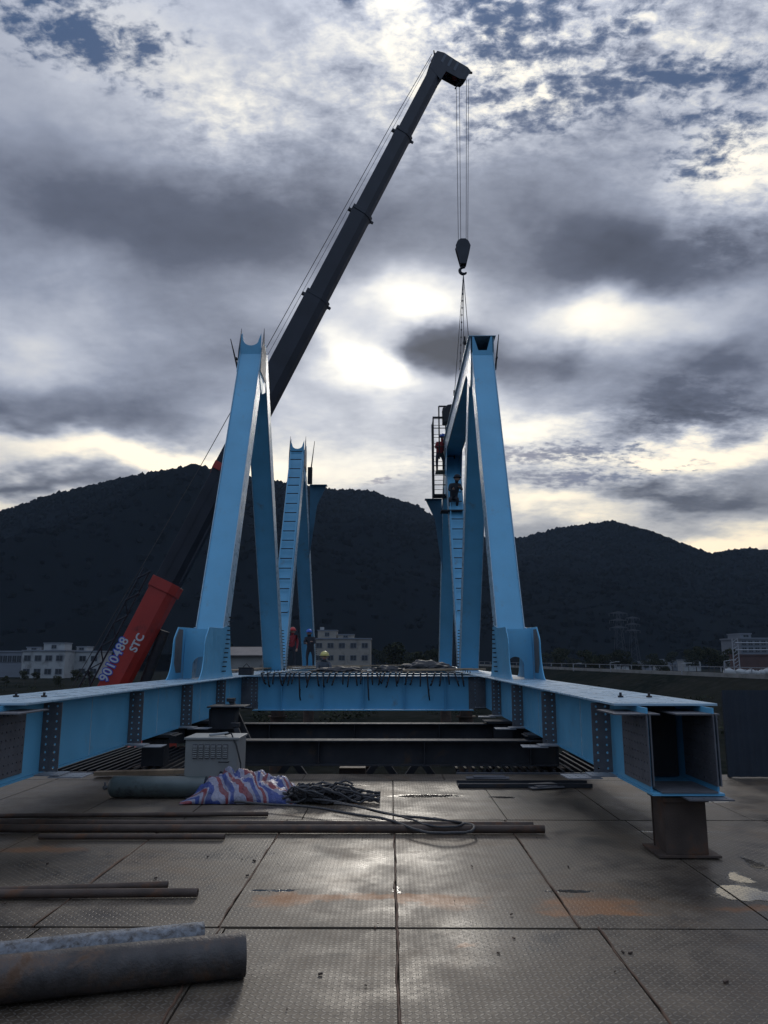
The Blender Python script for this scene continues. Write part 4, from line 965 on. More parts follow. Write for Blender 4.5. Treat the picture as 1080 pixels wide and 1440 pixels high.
# leaning props near the left
for i, (pa, pb, D, lab) in enumerate([((325, 985), (352, 1045), 14.2, 'dark steel prop leaning against the left girder behind the cabinet'), ((331, 1020), (345, 1060), 13.2, 'short dark steel prop leaning behind the cabinet')]):
    a_ = at(pa[0], pa[1], D); b_ = at(pb[0], pb[1], D - .2); m = MB(); m.obox(a_, b_, (0, 1, 0), .08, .08); m.obox(a_ + Vector((0, 0, .04)), a_ - Vector((0, 0, .02)), (1, 0, 0), .14, .14)
    tag(m.build('steel_prop', M_dark, loc=tuple(a_)), lab, 'prop')
A = at(322, 1003, 13.8); m = MB(); m.box(A.x - .30, A.x + .12, 13.7, 14.1, .46, A.z + .1); m.box(A.x - .35, A.x + .3, 13.6, 14.2, A.z + .103, A.z + .13)
m.box(A.x - .33, A.x - .30, 13.7, 14.1, .46, A.z + .08)
tag(m.build('jack_box', M_dark, bevel=.01, loc=(A.x, 13.9, .45)), 'dark jack box with a pale lid beside the left girder, behind the cabinet', 'jack')

# ------------------------------------------------------------------ things on the deck
# cabinet
A = at(261, 1037, 9.95); B_ = at(335, 1037, 9.95); cx0, cx1, zt = A.x, B_.x, A.z
cbn = empty('welding_cabinet', ((cx0 + cx1) / 2, 10.2, .0), 'pale steel cabinet with louvre slots standing behind the striped tarpaulin', 'cabinet')
m = MB(); m.box(cx0, cx1, 9.95, 10.5, .05, zt - .03); m.build('body', M_cab, cbn, bevel=.012)
m = MB(); m.box(cx0 - .015, cx1 + .015, 9.93, 10.52, zt - .028, zt); m.build('lid', M_cab, cbn, bevel=.006)
w = cx1 - cx0
for k in range(6):
    x = cx0 + w * (.15 + .115 * k); m = MB()
    m.box(x, x + w * .085, 9.935, 9.948, zt - .25, zt - .08); v_ = m.build('louvre_panel', M_primer, cbn)
    m = MB()
    for j in range(7): m.obox((x + .003, 9.93, zt - .235 + j * .022), (x + w * .085 - .003, 9.93, zt - .235 + j * .022), (0, .7, .7), .012, .003)
    m.build('louvre_slats', M_cab, v_)
m = MB(); m.tube([(cx0 + w * .66, 9.93, zt - .29), (cx0 + w * .66, 9.90, zt - .29), (cx0 + w * .84, 9.90, zt - .29), (cx0 + w * .84, 9.93, zt - .29)], .008, 6); m.build('handle', M_dark, cbn)
for s in (.1, .9): m = MB(); m.box(cx0 + w * s - .04, cx0 + w * s + .04, 10.0, 10.45, .008, .048); m.build('foot', M_dark, cbn)
for q in (.70, .82, .93): m = MB(); m.tube([(cx0 + w * q, 9.948, zt - .42), (cx0 + w * q, 9.93, zt - .42)], .018, 10); m.build('socket', M_dark, cbn)
m = MB(); p = at(311, 1035, 10.1); m.obox((p.x - .14, 10.05, zt + .02), (p.x + .08, 10.15, zt + .035), (0, 1, 0), .05, .03)
tag(m.build('welding_glove', M_wallw, bevel=.01, loc=(p.x, 10.1, zt)), 'small white glove lying on top of the pale cabinet', 'glove')
pts = [(p.x + .05, 10.1, zt + .02), (p.x + .15, 9.98, zt + .05), (p.x + .24, 9.9, zt - .1), (p.x + .3, 9.88, zt - .3), (p.x + .33, 9.8, .1)]
m = MB(); m.tube(pts, .011, 6); tag(m.build('welding_cable', M_black, smooth=True, loc=pts[0]), 'thin black cable hanging over the right side of the cabinet', 'cable')
# gas cylinder
A = atz(146, 1125, .0); X0 = A.x - .0; yC = A.y + .12; X1 = atz(268, 1125, 0).x + .15; r = .125
m = MB(); pts = []; rad = []
for k in range(7): t = k / 6 * math.pi / 2; pts.append((X0 + .09 * (1 - math.cos(t)), yC, r + .008)); rad.append(max(.02, r * math.sin(t)))
pts.append((X1, yC, r + .008)); rad.append(r)
cy = empty('gas_cylinder', (X0, yC, 0), 'dull grey-green gas cylinder lying left of the striped tarpaulin', 'gas cylinder')
m.tube(pts, rad, 28); m.build('body', M_greycyl, cy, smooth=True)
m = MB(); m.tube([(X0 + .012, yC, r), (X0 - .06, yC, r)], .022, 10); m.tube([(X0 - .04, yC, r - .03), (X0 - .04, yC, r + .06)], .012, 8); m.build('valve', M_galv, cy, smooth=True)
m = MB(); A2 = atz(118, 1100, 0); m.obox((A2.x, A2.y + .4, .06), (X1 - .1, A2.y + .55, .09), (0, 1, 0), .16, .05)
tag(m.build('plank', M_wood, loc=(A2.x, A2.y, .05)), 'dull plank lying behind the gas cylinder', 'plank')
# striped tarpaulin: draped sheet
def tarp():
    nx, ny = 90, 46; A = atz(252, 1132, 0); B = atz(418, 1128, 0); W_ = B.x - A.x; D_ = .95
    me = bpy.data.meshes.new('tarpaulin'); vs = []; uvs = []
    for j in range(ny + 1):
        for i in range(nx + 1):
            u = i / nx; v = j / ny
            env = (math.sin(math.pi * min(1, v * 1.02)) ** .55) * min(1, (1 - abs(2 * u - 1) ** 5) * 1.0)
            env = env * min(1, (u / .22) ** .6) * min(1, ((1 - u) / .12) ** .6) if 0 < u < 1 else 0; hgt = .015 + env * (.24 + .05 * math.exp(-((u - .5) / .2) ** 2) - .05 * u)
            p = Vector((u * 3.0, v * 2.0, 0))
            f1 = mnoise.fractal(Vector((u * 7 - v * 3.0, v * 3.0, 1.3)), 1, 2, 4); f2 = abs(mnoise.noise(Vector((u * 11 + v * 6, v * 5, 5)))); f3 = mnoise.fractal(Vector((u * 24, v * 18, 9)), 1, 2, 3)
            z = hgt * (1 + .16 * f1) + .12 * f2 * env + .022 * f3 * env
            x = A.x + u * W_ + .06 * mnoise.noise(Vector((u * 5, v * 5, 2))) + (.05 * math.sin(v * 9)) * (1 if i in (0, nx) else 0)
            y = A.y - .02 + v * D_ + .07 * mnoise.noise(Vector((u * 8, v * 4, 8)))
            vs.append((x, y, max(.012, z))); uvs.append((u + v * .55 + .10 * mnoise.noise(Vector((u * 6, v * 4, 4))), v))
    fs = [(j * (nx + 1) + i, j * (nx + 1) + i + 1, (j + 1) * (nx + 1) + i + 1, (j + 1) * (nx + 1) + i) for j in range(ny) for i in range(nx)]
    me.from_pydata(vs, [], fs); ul = me.uv_layers.new(name='UVMap')
    for lp in me.loops: ul.data[lp.index].uv = uvs[lp.vertex_index]
    me.materials.append(M_tarp); me.polygons.foreach_set('use_smooth', [True] * len(fs)); me.update()
    o = bpy.data.objects.new('tarpaulin', me); COL.objects.link(o); o.modifiers.new('t', 'SOLIDIFY').thickness = .003
    return tag(o, 'crumpled red, white and blue striped tarpaulin heaped in front of the cabinet', 'tarpaulin'), A, B
tp, TA, TB = tarp()
m = MB(); p = at(344, 1072, 9.7); v, f = icoball(3)
# rope pile: tangled wire slings
def rope_curve(seed, cx, cy, rx, ry, n=60, turns=2.6, z0=.03, zr=.1):
    r_ = random.Random(seed); ph = r_.uniform(0, 6); pts = []
    for k in range(n):
        t = k / (n - 1); a = ph + turns * 2 * math.pi * t; w = .55 + .45 * math.sin(3.1 * t * math.pi + seed)
        pts.append((cx + rx * w * math.cos(a) + .08 * math.sin(5 * a + seed), cy + ry * w * math.sin(a), z0 + zr * (.5 + .5 * math.sin(2.3 * a + seed)) * (1 - .6 * abs(math.cos(a)))))
    return pts
rc = atz(455, 1133, 0); m = MB()
for s in range(12): m.tube(rope_curve(s, rc.x - .25 + .14 * (s % 4), rc.y + .15 + .03 * (s % 3), .38 - .012 * s, .20, z0=.025, zr=.20), .013, 6)
for s in range(9):
    y = rc.y + .05 + .035 * s; pts = [(rc.x - .3 + .95 * k / 24, y + .04 * math.sin(k * .7 + s), .02 + .05 * abs(math.sin(k * .35 + s)) + .006 * s) for k in range(25)]
    m.tube(pts, .013, 6)
tag(m.build('rope_pile', M_rope, smooth=True, loc=(rc.x, rc.y, 0)), 'tangled heap of dark wire slings right of the striped tarpaulin', 'rope')
def pathrope(pix, z, r, label, name='wire_sling'):
    P_ = [atz(px, py, z) for px, py in pix]; out = []
    for i in range(len(P_) - 1):
        p0, p1, p2, p3 = P_[max(i - 1, 0)], P_[i], P_[i + 1], P_[min(i + 2, len(P_) - 1)]
        for k in range(8):
            t = k / 8; q = .5 * ((2 * p1) + (p2 - p0) * t + (2 * p0 - 5 * p1 + 4 * p2 - p3) * t * t + (3 * p1 - p0 - 3 * p2 + p3) * t ** 3); q.z += .006 * math.sin(i * 3 + k * .5); out.append(q)
    out.append(P_[-1]); m = MB(); m.tube(out, r, 8)
    return tag(m.build(name, M_rope, smooth=True, loc=tuple(P_[0])), label, 'rope')
pathrope([(440, 1124), (500, 1133), (560, 1147), (620, 1153), (655, 1158), (667, 1164), (655, 1170), (620, 1172), (585, 1166), (540, 1152), (490, 1143), (430, 1135), (370, 1130), (330, 1128)], .075, .014, 'long dark wire sling looping over the long pipes')
pathrope([(470, 1130), (520, 1138), (570, 1150), (600, 1160), (640, 1162), (650, 1157), (610, 1150)], .085, .010, 'thin dark wire rope inside the larger sling loop')
# long pipes
def pipe(pa, pb, r, label, m_=M_rust, name='steel_pipe', dz=0.0, group='thin rusty pipes on the deck', open_=True):
    a_ = atz(pa[0], pa[1], 0); b_ = atz(pb[0], pb[1], 0); a_.z = b_.z = r + .008 + dz
    m = MB(); m.tube([a_ + (b_ - a_) * (k / 8) for k in range(9)], r, 24 if r > .06 else 14, cap=False)
    if open_:
        m2 = MB()
        ri = r * (.90 if r > .06 else .8)
        m.tube([a_, b_], ri, 24 if r > .06 else 14, cap=False)
        d = (b_ - a_).normalized(); n = 24 if r > .06 else 14
        for c in (a_, b_):
            up = Vector((0, 0, 1)); ux = d.cross(up).normalized(); uy = d.cross(ux)
            o = [c + (ux * math.cos(2 * math.pi * k / n) + uy * math.sin(2 * math.pi * k / n)) * rr for rr in (r, ri) for k in range(n)]
            m.add(o, [(k, (k + 1) % n, n + (k + 1) % n, n + k) for k in range(n)])
    o = m.build(name, m_, smooth=True, loc=tuple(a_)); return tag(o, label, 'pipe', group)
pipe((-60, 1163), (750, 1167), .034, 'long thin rusty pipe, the farther of the long pair across the deck')
pipe((-60, 1172), (766, 1173), .038, 'long rusty pipe, the nearer of the long pair across the deck')
pipe((55, 1182), (316, 1182), .026, 'rusty pipe lying just in front of the left part of the long pair')
pipe((-40, 1152), (377, 1149), .024, 'dark rusty rod lying behind the long pair, in front of the tarpaulin')
pipe((-60, 1262), (236, 1251), .026, 'farther of two crossed dark rods at the left edge of the deck')
pipe((-60, 1266), (278, 1263), .030, 'nearer of two crossed dark rods at the left edge of the deck')
pipe((-80, 1422), (343, 1375), .108, 'thick brown-grey pipe at the bottom left, nearest the camera', M_bigrust, 'large_pipe', group=None)
pipe((-80, 1394), (285, 1353), .100, 'thick pale scaled pipe behind the brown one at the bottom left', M_galv, 'large_pipe', group=None)
# dark site barrier at the right
n = 60; BY = 11.45; X0_ = 4.78
br = empty('site_barrier', (X0_, BY, 0), 'dark navy sheet barrier across the right edge of the deck', 'barrier')
m = MB(); vs = []; fs = []
for k in range(n * 2 + 1):
    x = X0_ + 5.0 * k / (2 * n); dy = .008 if (k // 2) % 2 else -.008
    vs += [(x, BY + dy, .02), (x, BY + dy, 1.22)]
for k in range(n * 2): fs.append((2 * k, 2 * k + 2, 2 * k + 3, 2 * k + 1))
m.add(vs, fs); o = m.build('sheet', M_navy, br); o.modifiers.new('t', 'SOLIDIFY').thickness = .004
for x in (X0_ + .02, X0_ + 1.7, X0_ + 3.4, X0_ + 4.9): m = MB(); m.box(x, x + .05, BY + .03, BY + .08, .012, 1.20); m.build('post', M_dark, br)

# ------------------------------------------------------------------ crane
BD0, BD1 = 24.6, 28.0
pb = at(164, 958, BD0); ptip = at(618, 93, BD1); bd = (ptip - pb).normalized()
foot = pb - bd * 2.6
cr = empty('mobile_crane', (foot.x, foot.y, GZ), 'red and dark grey mobile crane with its long boom raised over the left truss', 'crane')
sidev = Vector((bd.y, -bd.x, 0)).normalized()                    # horizontal, square to the boom
if sidev.y > 0: sidev = -sidev                                   # towards the camera
upv = sidev.cross(bd).normalized(); upv = upv if upv.z > 0 else -upv
def boomsec(t0, t1, w, h, m_, name, w2=None, h2=None, root=cr):
    a_ = pb + bd * t0; b_ = pb + bd * t1; w2 = w2 or w; h2 = h2 or h
    ring = [(-.5, .5), (.5, .5), (.5, -.12), (.36, -.36), (.14, -.5), (-.14, -.5), (-.36, -.36), (-.5, -.12)]
    mm = MB(); vs = [a_ + sidev * p[0] * w + upv * p[1] * h for p in ring] + [b_ + sidev * p[0] * w2 + upv * p[1] * h2 for p in ring]; n = 8
    mm.add(vs, [tuple(range(n)), tuple(range(2 * n - 1, n - 1, -1))] + [(i, (i + 1) % n, (i + 1) % n + n, i + n) for i in range(n)])
    return mm.build(name, m_, root, bevel=.01)
LT = (ptip - pb).length
def tpar(px, py):      # parameter along the boom nearest to a pixel
    best = None
    for k in range(2001):
        t = -3 + (LT + 4) * k / 2000; q = pb + bd * t - Vector((0, 0, CZ)); c = CM.transposed() @ q; u = 540 + FOC * c.x / -c.z; v = 720 - FOC * c.y / -c.z
        e = (u - px) ** 2 + (v - py) ** 2
        if best is None or e < best[0]: best = (e, t)
    return best[1]
tA = tpar(228, 815); tB = tpar(308, 655); tC = tpar(443, 418); tD = tpar(507, 300); tE = tpar(569, 190)
boomsec(-2.6, tA, .82, .84, M_red, 'base_section', .92, .96)
boomsec(tA, tB, .84, .90, M_boom, 'boom_section'); boomsec(tB, tC, .78, .96, M_boom, 'boom_section'); boomsec(tC, tD, .66, .82, M_boom, 'boom_section'); boomsec(tD, tE, .57, .72, M_boom, 'boom_section'); boomsec(tE, LT - .2, .49, .62, M_boom, 'boom_section')
boomsec(tA - .35, tA, .99, 1.06, M_red, 'collar'); boomsec(tB - .25, tB + .02, .90, .99, M_red, 'collar')
for t, w, h in ((tC, .80, .98), (tD, .70, .87), (tE, .61, .77)):
    boomsec(t - .16, t, w, h, M_boom, 'collar'); boomsec(t - .16, t - .05, .12, h + .22, M_boom, 'rope_guide')
# ribs / rails on the dark second section
m = MB()
for s in (-.34, -.1, .2): m.obox(pb + bd * (tA + .1) + sidev * .44 + upv * s, pb + bd * (tB - .1) + sidev * .44 + upv * s, tuple(sidev), .02, .05)
m.build('side_rails', M_boom, cr)
# stowed jib at the side of the base section
m = MB(); s0 = pb + bd * (-2.0) + upv * .78 + sidev * .1; s1 = pb + bd * (tA + .1) + upv * .80 + sidev * .1
for i in (-.12, .12):
    for j in (-.15, .15): m.tube([s0 + sidev * i + upv * j, s1 + sidev * i * .7 + upv * j * .7], .028, 6)
n = 14
for k in range(n):
    q0 = s0 + (s1 - s0) * k / n; q1 = s0 + (s1 - s0) * (k + 1) / n; sg = 1 if k % 2 else -1
    m.tube([q0 + sidev * .12 + upv * .14 * sg, q1 + sidev * .12 - upv * .14 * sg], .016, 5); m.tube([q0 - sidev * .12 + upv * .14 * sg, q1 - sidev * .12 - upv * .14 * sg], .016, 5)
m.build('stowed_jib', M_boom, cr)
# boom head
hd = Vector((bd.x, bd.y, 0)).normalized()
H0 = pb + bd * (LT - .9)
def hp(a_, u, s=0): return H0 + bd * a_ + upv * u + sidev * s
prof = [(.1, -.30), (.62, -.34), (.68, -.95), (.80, -1.16), (1.02, -1.22), (1.34, -1.24), (1.42, -1.05), (1.38, -.5), (1.38, .08), (1.26, .36), (.95, .40), (.35, .32)]
for s in (-.24, .22):
    m = MB(); vs = [hp(x, u, s) for x, u in prof] + [hp(x, u, s + .03) for x, u in prof]; n = len(prof)
    m.add(vs, [tuple(range(n)), tuple(range(2 * n - 1, n - 1, -1))] + [(i, (i + 1) % n, (i + 1) % n + n, i + n) for i in range(n)]); m.build('head_plate', M_boom, cr)
m = MB(); m.obox(hp(1.10, -.90), hp(1.10, .34), tuple(sidev), .40, .44); m.build('head_body', M_red, cr)
for k, c in enumerate((-.66, -.36, -.06)): m = MB(); m.obox(hp(1.115, c), hp(1.115, c + .10), tuple(sidev), .515, .44); m.build('white_stripe', M_wallg, cr)
for (x, u, r) in ((1.0, -1.02, .20), (1.1, .20, .22), (.95, -.55, .17)):
    for s in (-.14, 0, .14): m = MB(); c = hp(x, u, s); m.tube([c - sidev * .03, c + sidev * .03], r, 20); m.build('sheave', M_dark, cr, smooth=True)
m = MB(); m.tube([hp(1.38, -1.1), hp(1.55, -1.32)], .05, 6); m.tube([hp(1.2, .36), hp(1.42, .50)], .03, 6); m.tube([hp(.8, -1.0), hp(.35, -1.0)], .03, 6); m.build('limit_switch', M_dark, cr)
# hoist rope along the top of the boom
m = MB(); m.tube([pb + bd * (-1.5) + upv * 1.15, pb + bd * tB + upv * .85, pb + bd * tE + upv * .62, hp(1.2, .5)], .014, 6); m.build('hoist_rope', M_rope, cr)
m = MB(); m.tube([pb + bd * (tC - 3) + upv * .62 + sidev * .1, hp(.9, .44, .1)], .008, 5); m.build('sensor_cable', M_rope, cr)
# falls to the hook block
HBY = 28.3
hb = at(651, 356, HBY)
def colx(px, D): return at(px, 356, D).x
blk = empty('hook_block', (hb.x, HBY, hb.z), 'dark crane hook block hanging on its falls above the right truss', 'hook block')
fx = [(641.5, 0), (646.0, .16), (656.0, 0), (659.0, .16)]
for px, dy in fx:
    top = at(px, 116 if px < 650 else 112, HBY + dy); bot = at(651 + (px - 650) * .75, 343, HBY + dy)
    m = MB(); m.tube([top, (top.x * .25 + bot.x * .75, HBY + dy, bot.z * .75 + top.z * .25), bot], .011, 6); m.build('fall_rope', M_rope, cr)
Zt = at(651, 338, HBY).z; Zb = at(651, 373, HBY).z; Wd = .30
prof = [(-.10, Zt), (.10, Zt), (.22, Zt - .10), (Wd, Zt - .30), (.27, Zt - .46), (.12, Zb), (-.12, Zb), (-.27, Zt - .46), (-Wd, Zt - .30), (-.22, Zt - .10)]
for s in (-.16, .13): m = MB(); m.prism([(hb.x + x, z) for x, z in prof], 1, HBY + s, HBY + s + .03); m.build('cheek_plate', M_boom, blk, bevel=.005)
for s in (-.09, 0, .08): m = MB(); m.tube([(hb.x, HBY + s - .025, Zt - .30), (hb.x, HBY + s + .025, Zt - .30)], .26, 24); m.build('sheave', M_dark, blk, smooth=True)
m = MB(); m.box(hb.x - .10, hb.x + .10, HBY - .125, HBY + .125, Zb, Zb + .25); m.build('crosshead', M_dark, blk)
m = MB(); pts = [(hb.x, HBY, Zb + .02), (hb.x, HBY, Zb - .06)]; rr = [.045, .045]
for k in range(13): a_ = R(75 + 255 * k / 12 + 0); pts.append((hb.x - .0 + .14 * math.cos(a_), HBY, Zb - .24 + .14 * math.sin(a_))); rr.append(.062 if 3 < k < 10 else .05 - (.02 if k == 12 else 0))
m.tube(pts, rr, 12); m.build('hook', M_dark, blk, smooth=True)
# slings
hk = Vector((hb.x, HBY, Zb - .36)); eyes = [(XR - .2, T1 + 4.6), (XR - .2, T1 + 7.4), (XR + .25, T1 + 4.4), (XR + .25, T1 + 7.6)]
for i, (x, y) in enumerate(eyes):
    e = Vector((x, y, zc1 + .1)); m = MB(); m.tube([hk, hk + (e - hk) * .5, e], .013, 6); 
    if i == 0:
        for k in range(16): c = hk + (e - hk) * (k / 16); m.tube([c, c + (e - hk).normalized() * .06], .028, 6)
    tag(m.build('lifting_sling', M_rope, loc=tuple(hk)), ['chain-like sling from the hook to the near left lifting eye of the chord', 'sling from the hook to the far left lifting eye of the chord', 'sling from the hook to the near right edge of the chord', 'sling from the hook to the far right edge of the chord'][i], 'sling')
p = at(651, 482, HBY); m = MB(); v, f = icoball(2); m.add([(hb.x + q[0] * .085, HBY + q[1] * .085, p.z + q[2] * .1) for q in v], [tuple(t) for t in f]); m.tube([(hb.x, HBY, p.z + .25), (hb.x, HBY, p.z + .08)], .035, 8)
tag(m.build('sling_shackle', M_dark, smooth=True, loc=(hb.x, HBY, p.z)), 'round dark shackle hanging among the slings above the chord', 'shackle')
# lettering on the boom side
def text_on(txt, t, u, size, m_, off, lift, sp=1.0, root=cr):
    cu = bpy.data.curves.new('t', 'FONT'); cu.body = txt; cu.size = size; cu.offset = off; cu.extrude = .003; cu.space_character = sp; cu.align_x = 'CENTER'; cu.align_y = 'CENTER'
    to = bpy.data.objects.new('t', cu); COL.objects.link(to); bpy.context.view_layer.update()
    me = bpy.data.meshes.new_from_object(to.evaluated_get(bpy.context.evaluated_depsgraph_get())); bpy.data.objects.remove(to)
    C = pb + bd * t + upv * u + sidev * lift; right = bd; nrm_ = sidev; up_ = nrm_.cross(right)
    M_ = Matrix((right, up_, nrm_)).transposed(); off_ = parent_world(root)
    for v in me.vertices: v.co = M_ @ Vector(v.co) + C - off_
    me.materials.clear(); me.materials.append(m_); o = bpy.data.objects.new('lettering', me); COL.objects.link(o); o.parent = root
    o.name = 'lettering'; return o
t4 = tpar(160, 928); tS = tpar(200, 905)
text_on('9010488', t4 + .05, .36, .38, M_bluetxt, .034, .448, 1.08); text_on('9010488', t4 + .05, .36, .38, M_white, .006, .454, 1.08)
text_on('STC', t4 + .78, -.02, .33, M_white, .010, .455, 1.0)
# carrier, turntable and cab
fz = foot.z
m = MB(); m.obox(foot + Vector((0, 0, -1.4)), foot + Vector((0, 0, -.2)), (1, 0, 0), 2.2, 2.4); m.build('turret', M_red, cr, bevel=.05)
cyd = Vector((0, 1, 0)); bx = foot.x - .5; by = foot.y
m = MB(); m.box(bx - 1.35, bx + 1.35, by - 4.6, by + 7.0, GZ + 1.0, GZ + 1.75); m.build('chassis', M_red, cr, bevel=.04)
m = MB(); m.box(bx - 1.3, bx + 1.3, by + 7.0, by + 8.6, GZ + .7, GZ + 2.9); m.build('driver_cab', M_red, cr, bevel=.12)
m = MB(); m.box(bx - 1.31, bx + 1.31, by + 7.4, by + 8.3, GZ + 1.9, GZ + 2.6); m.build('cab_window', M_glass, cr)
for yy in (-3.6, -2.2, 3.0, 4.4, 6.0):
    for s in (-1, 1): m = MB(); m.tube([(bx + s * 1.05, by + yy, GZ + .55), (bx + s * 1.38, by + yy, GZ + .55)], .55, 24); m.build('wheel', M_black, cr, smooth=True)
for yy in (-4.2, 1.6):
    for s in (-1, 1):
        m = MB(); m.box(min(bx + s * 1.3, bx + s * 3.0), max(bx + s * 1.3, bx + s * 3.0), by + yy - .2, by + yy + .2, GZ + .95, GZ + 1.3); m.tube([(bx + s * 2.9, by + yy, GZ + 1.0), (bx + s * 2.9, by + yy, GZ + .1)], .10, 12); m.tube([(bx + s * 2.9, by + yy, GZ + .1), (bx + s * 2.9, by + yy, GZ)], .35, 16); m.build('outrigger', M_red, cr)
m = MB(); m.tube([foot + bd * .3 + Vector((.6, .6, -1.2)), pb + bd * 2.0 - upv * .6], .17, 16); m.build('luffing_cylinder', M_dark, cr, smooth=True)

# ------------------------------------------------------------------ people
def person(name, base, J, shirt, trouser, hat, label, face=0.0):
    """J: joint positions in metres relative to base; one skinned body with five-fingered hands"""
    root = empty(name, base, label, 'person')
    order = ['pelvis', 'waist', 'chest', 'neck', 'headlow', 'head', 'crown', 'shL', 'elL', 'wrL', 'paL', 'shR', 'elR', 'wrR', 'paR', 'hiL', 'knL', 'anL', 'toL', 'hiR', 'knR', 'anR', 'toR']
    rad = dict(pelvis=.14, waist=.125, chest=.155, neck=.055, headlow=.075, head=.098, crown=.08, shL=.075, shR=.075, elL=.048, elR=.048, wrL=.03, wrR=.03, paL=.036, paR=.036, hiL=.10, hiR=.10, knL=.065, knR=.065, anL=.045, anR=.045, toL=.04, toR=.04)
    ed = [('pelvis', 'waist'), ('waist', 'chest'), ('chest', 'neck'), ('neck', 'headlow'), ('headlow', 'head'), ('head', 'crown'), ('chest', 'shL'), ('shL', 'elL'), ('elL', 'wrL'), ('wrL', 'paL'), ('chest', 'shR'), ('shR', 'elR'), ('elR', 'wrR'), ('wrR', 'paR'), ('pelvis', 'hiL'), ('hiL', 'knL'), ('knL', 'anL'), ('anL', 'toL'), ('pelvis', 'hiR'), ('hiR', 'knR'), ('knR', 'anR'), ('anR', 'toR')]
    vs = [Vector(J[k]) for k in order]; rr = [rad[k] for k in order]; es = [(order.index(a), order.index(b)) for a, b in ed]
    for S in ('L', 'R'):
        wr, pa = Vector(J['wr' + S]), Vector(J['pa' + S]); d = (pa - wr).normalized(); sd = d.cross(Vector((.2, .9, .1))).normalized(); cu = d.cross(sd)
        for fi, (o, ln) in enumerate(((-.03, .065), (-.01, .08), (.011, .075), (.03, .055))):
            a = len(vs); vs += [pa + sd * o + d * .035, pa + sd * o + d * (.035 + ln * .5) + cu * .012, pa + sd * o + d * (.03 + ln) + cu * .035]; rr += [.010, .009, .007]
            es += [(order.index('pa' + S), a), (a, a + 1), (a + 1, a + 2)]
        a = len(vs); vs += [pa + sd * -.045 - d * .01, pa + sd * -.062 + d * .03 + cu * .02]; rr += [.011, .008]; es += [(order.index('pa' + S), a), (a, a + 1)]
    me = bpy.data.meshes.new('body'); me.from_pydata([tuple(v) for v in vs], es, []); o = bpy.data.objects.new('body', me); COL.objects.link(o)
    sk = o.modifiers.new('s', 'SKIN'); sk.use_smooth_shade = True
    for i, sv in enumerate(me.skin_vertices[0].data): sv.radius = (rr[i], rr[i]); sv.use_root = (i == 0)
    ss = o.modifiers.new('u', 'SUBSURF'); ss.levels = 1; ss.render_levels = 1
    bpy.context.view_layer.update()
    me2 = bpy.data.meshes.new_from_object(o.evaluated_get(bpy.context.evaluated_depsgraph_get())); bpy.data.objects.remove(o)
    me2.materials.clear()
    for mm in (shirt, trouser, M_skin, M_black): me2.materials.append(mm)
    Vn = Vector(J['neck']); up = (Vector(J['crown']) - Vn).normalized()
    def segd(p, a, b):
        a, b = Vector(J[a]), Vector(J[b]); t = max(0, min(1, (p - a).dot(b - a) / (b - a).length_squared)); return (p - a - (b - a) * t).length
    for pl in me2.polygons:
        c = Vector(pl.center); best = min(((segd(c, a, b) / max(rad[a], .04), (a, b)) for a, b in ed), key=lambda q: q[0])[1]
        if best[0] in ('neck', 'headlow', 'head') or best[1] in ('paL', 'paR'): pl.material_index = 2
        elif best[1] in ('toL', 'toR'): pl.material_index = 3
        elif best[1] in ('hiL', 'hiR', 'knL', 'knR', 'anL', 'anR') : pl.material_index = 1
        else: pl.material_index = 0
        pl.use_smooth = True
    b = bpy.data.objects.new('body', me2); COL.objects.link(b); b.parent = root
    hc = Vector(J['head']); f_ = Vector((math.sin(face), -math.cos(face), 0)); sdv = Vector((f_.y, -f_.x, 0))
    m = MB(); off = Vector(base)
    m.obox(off + hc + f_ * .09 + Vector((0, 0, .0)), off + hc + f_ * .125 + Vector((0, 0, -.03)), tuple(sdv), .025, .05); 
    m.build('nose', M_skin, root, bevel=.005)
    for s in (-1, 1):
        m = MB(); c = off + hc + f_ * .092 + sdv * s * .033 + Vector((0, 0, .025)); m.tube([c, c + f_ * .012], .012, 8); m.build('eye', M_black, root)
        m = MB(); c = off + hc + sdv * s * .098; m.tube([c - f_ * .01, c + f_ * .012], .03, 8); m.build('ear', M_skin, root, bevel=.004)
    m = MB(); c = off + hc + f_ * .096 + Vector((0, 0, -.055)); m.obox(c - sdv * .028, c + sdv * .028, tuple(f_), .012, .012); m.build('mouth', M_hatred, root)
    m = MB(); cr_ = off + Vector(J['crown']); v, f = icoball(3); m.add([cr_ + Vector((q[0] * .135, q[1] * .15, max(-.15, q[2]) * .125 + .0)) for q in v], [tuple(t) for t in f])
    m.tube([cr_ + Vector((0, 0, -.022)), cr_ + Vector((0, 0, -.008))], .165, 20); m.build('hard_hat', hat, root, smooth=True)
    return root
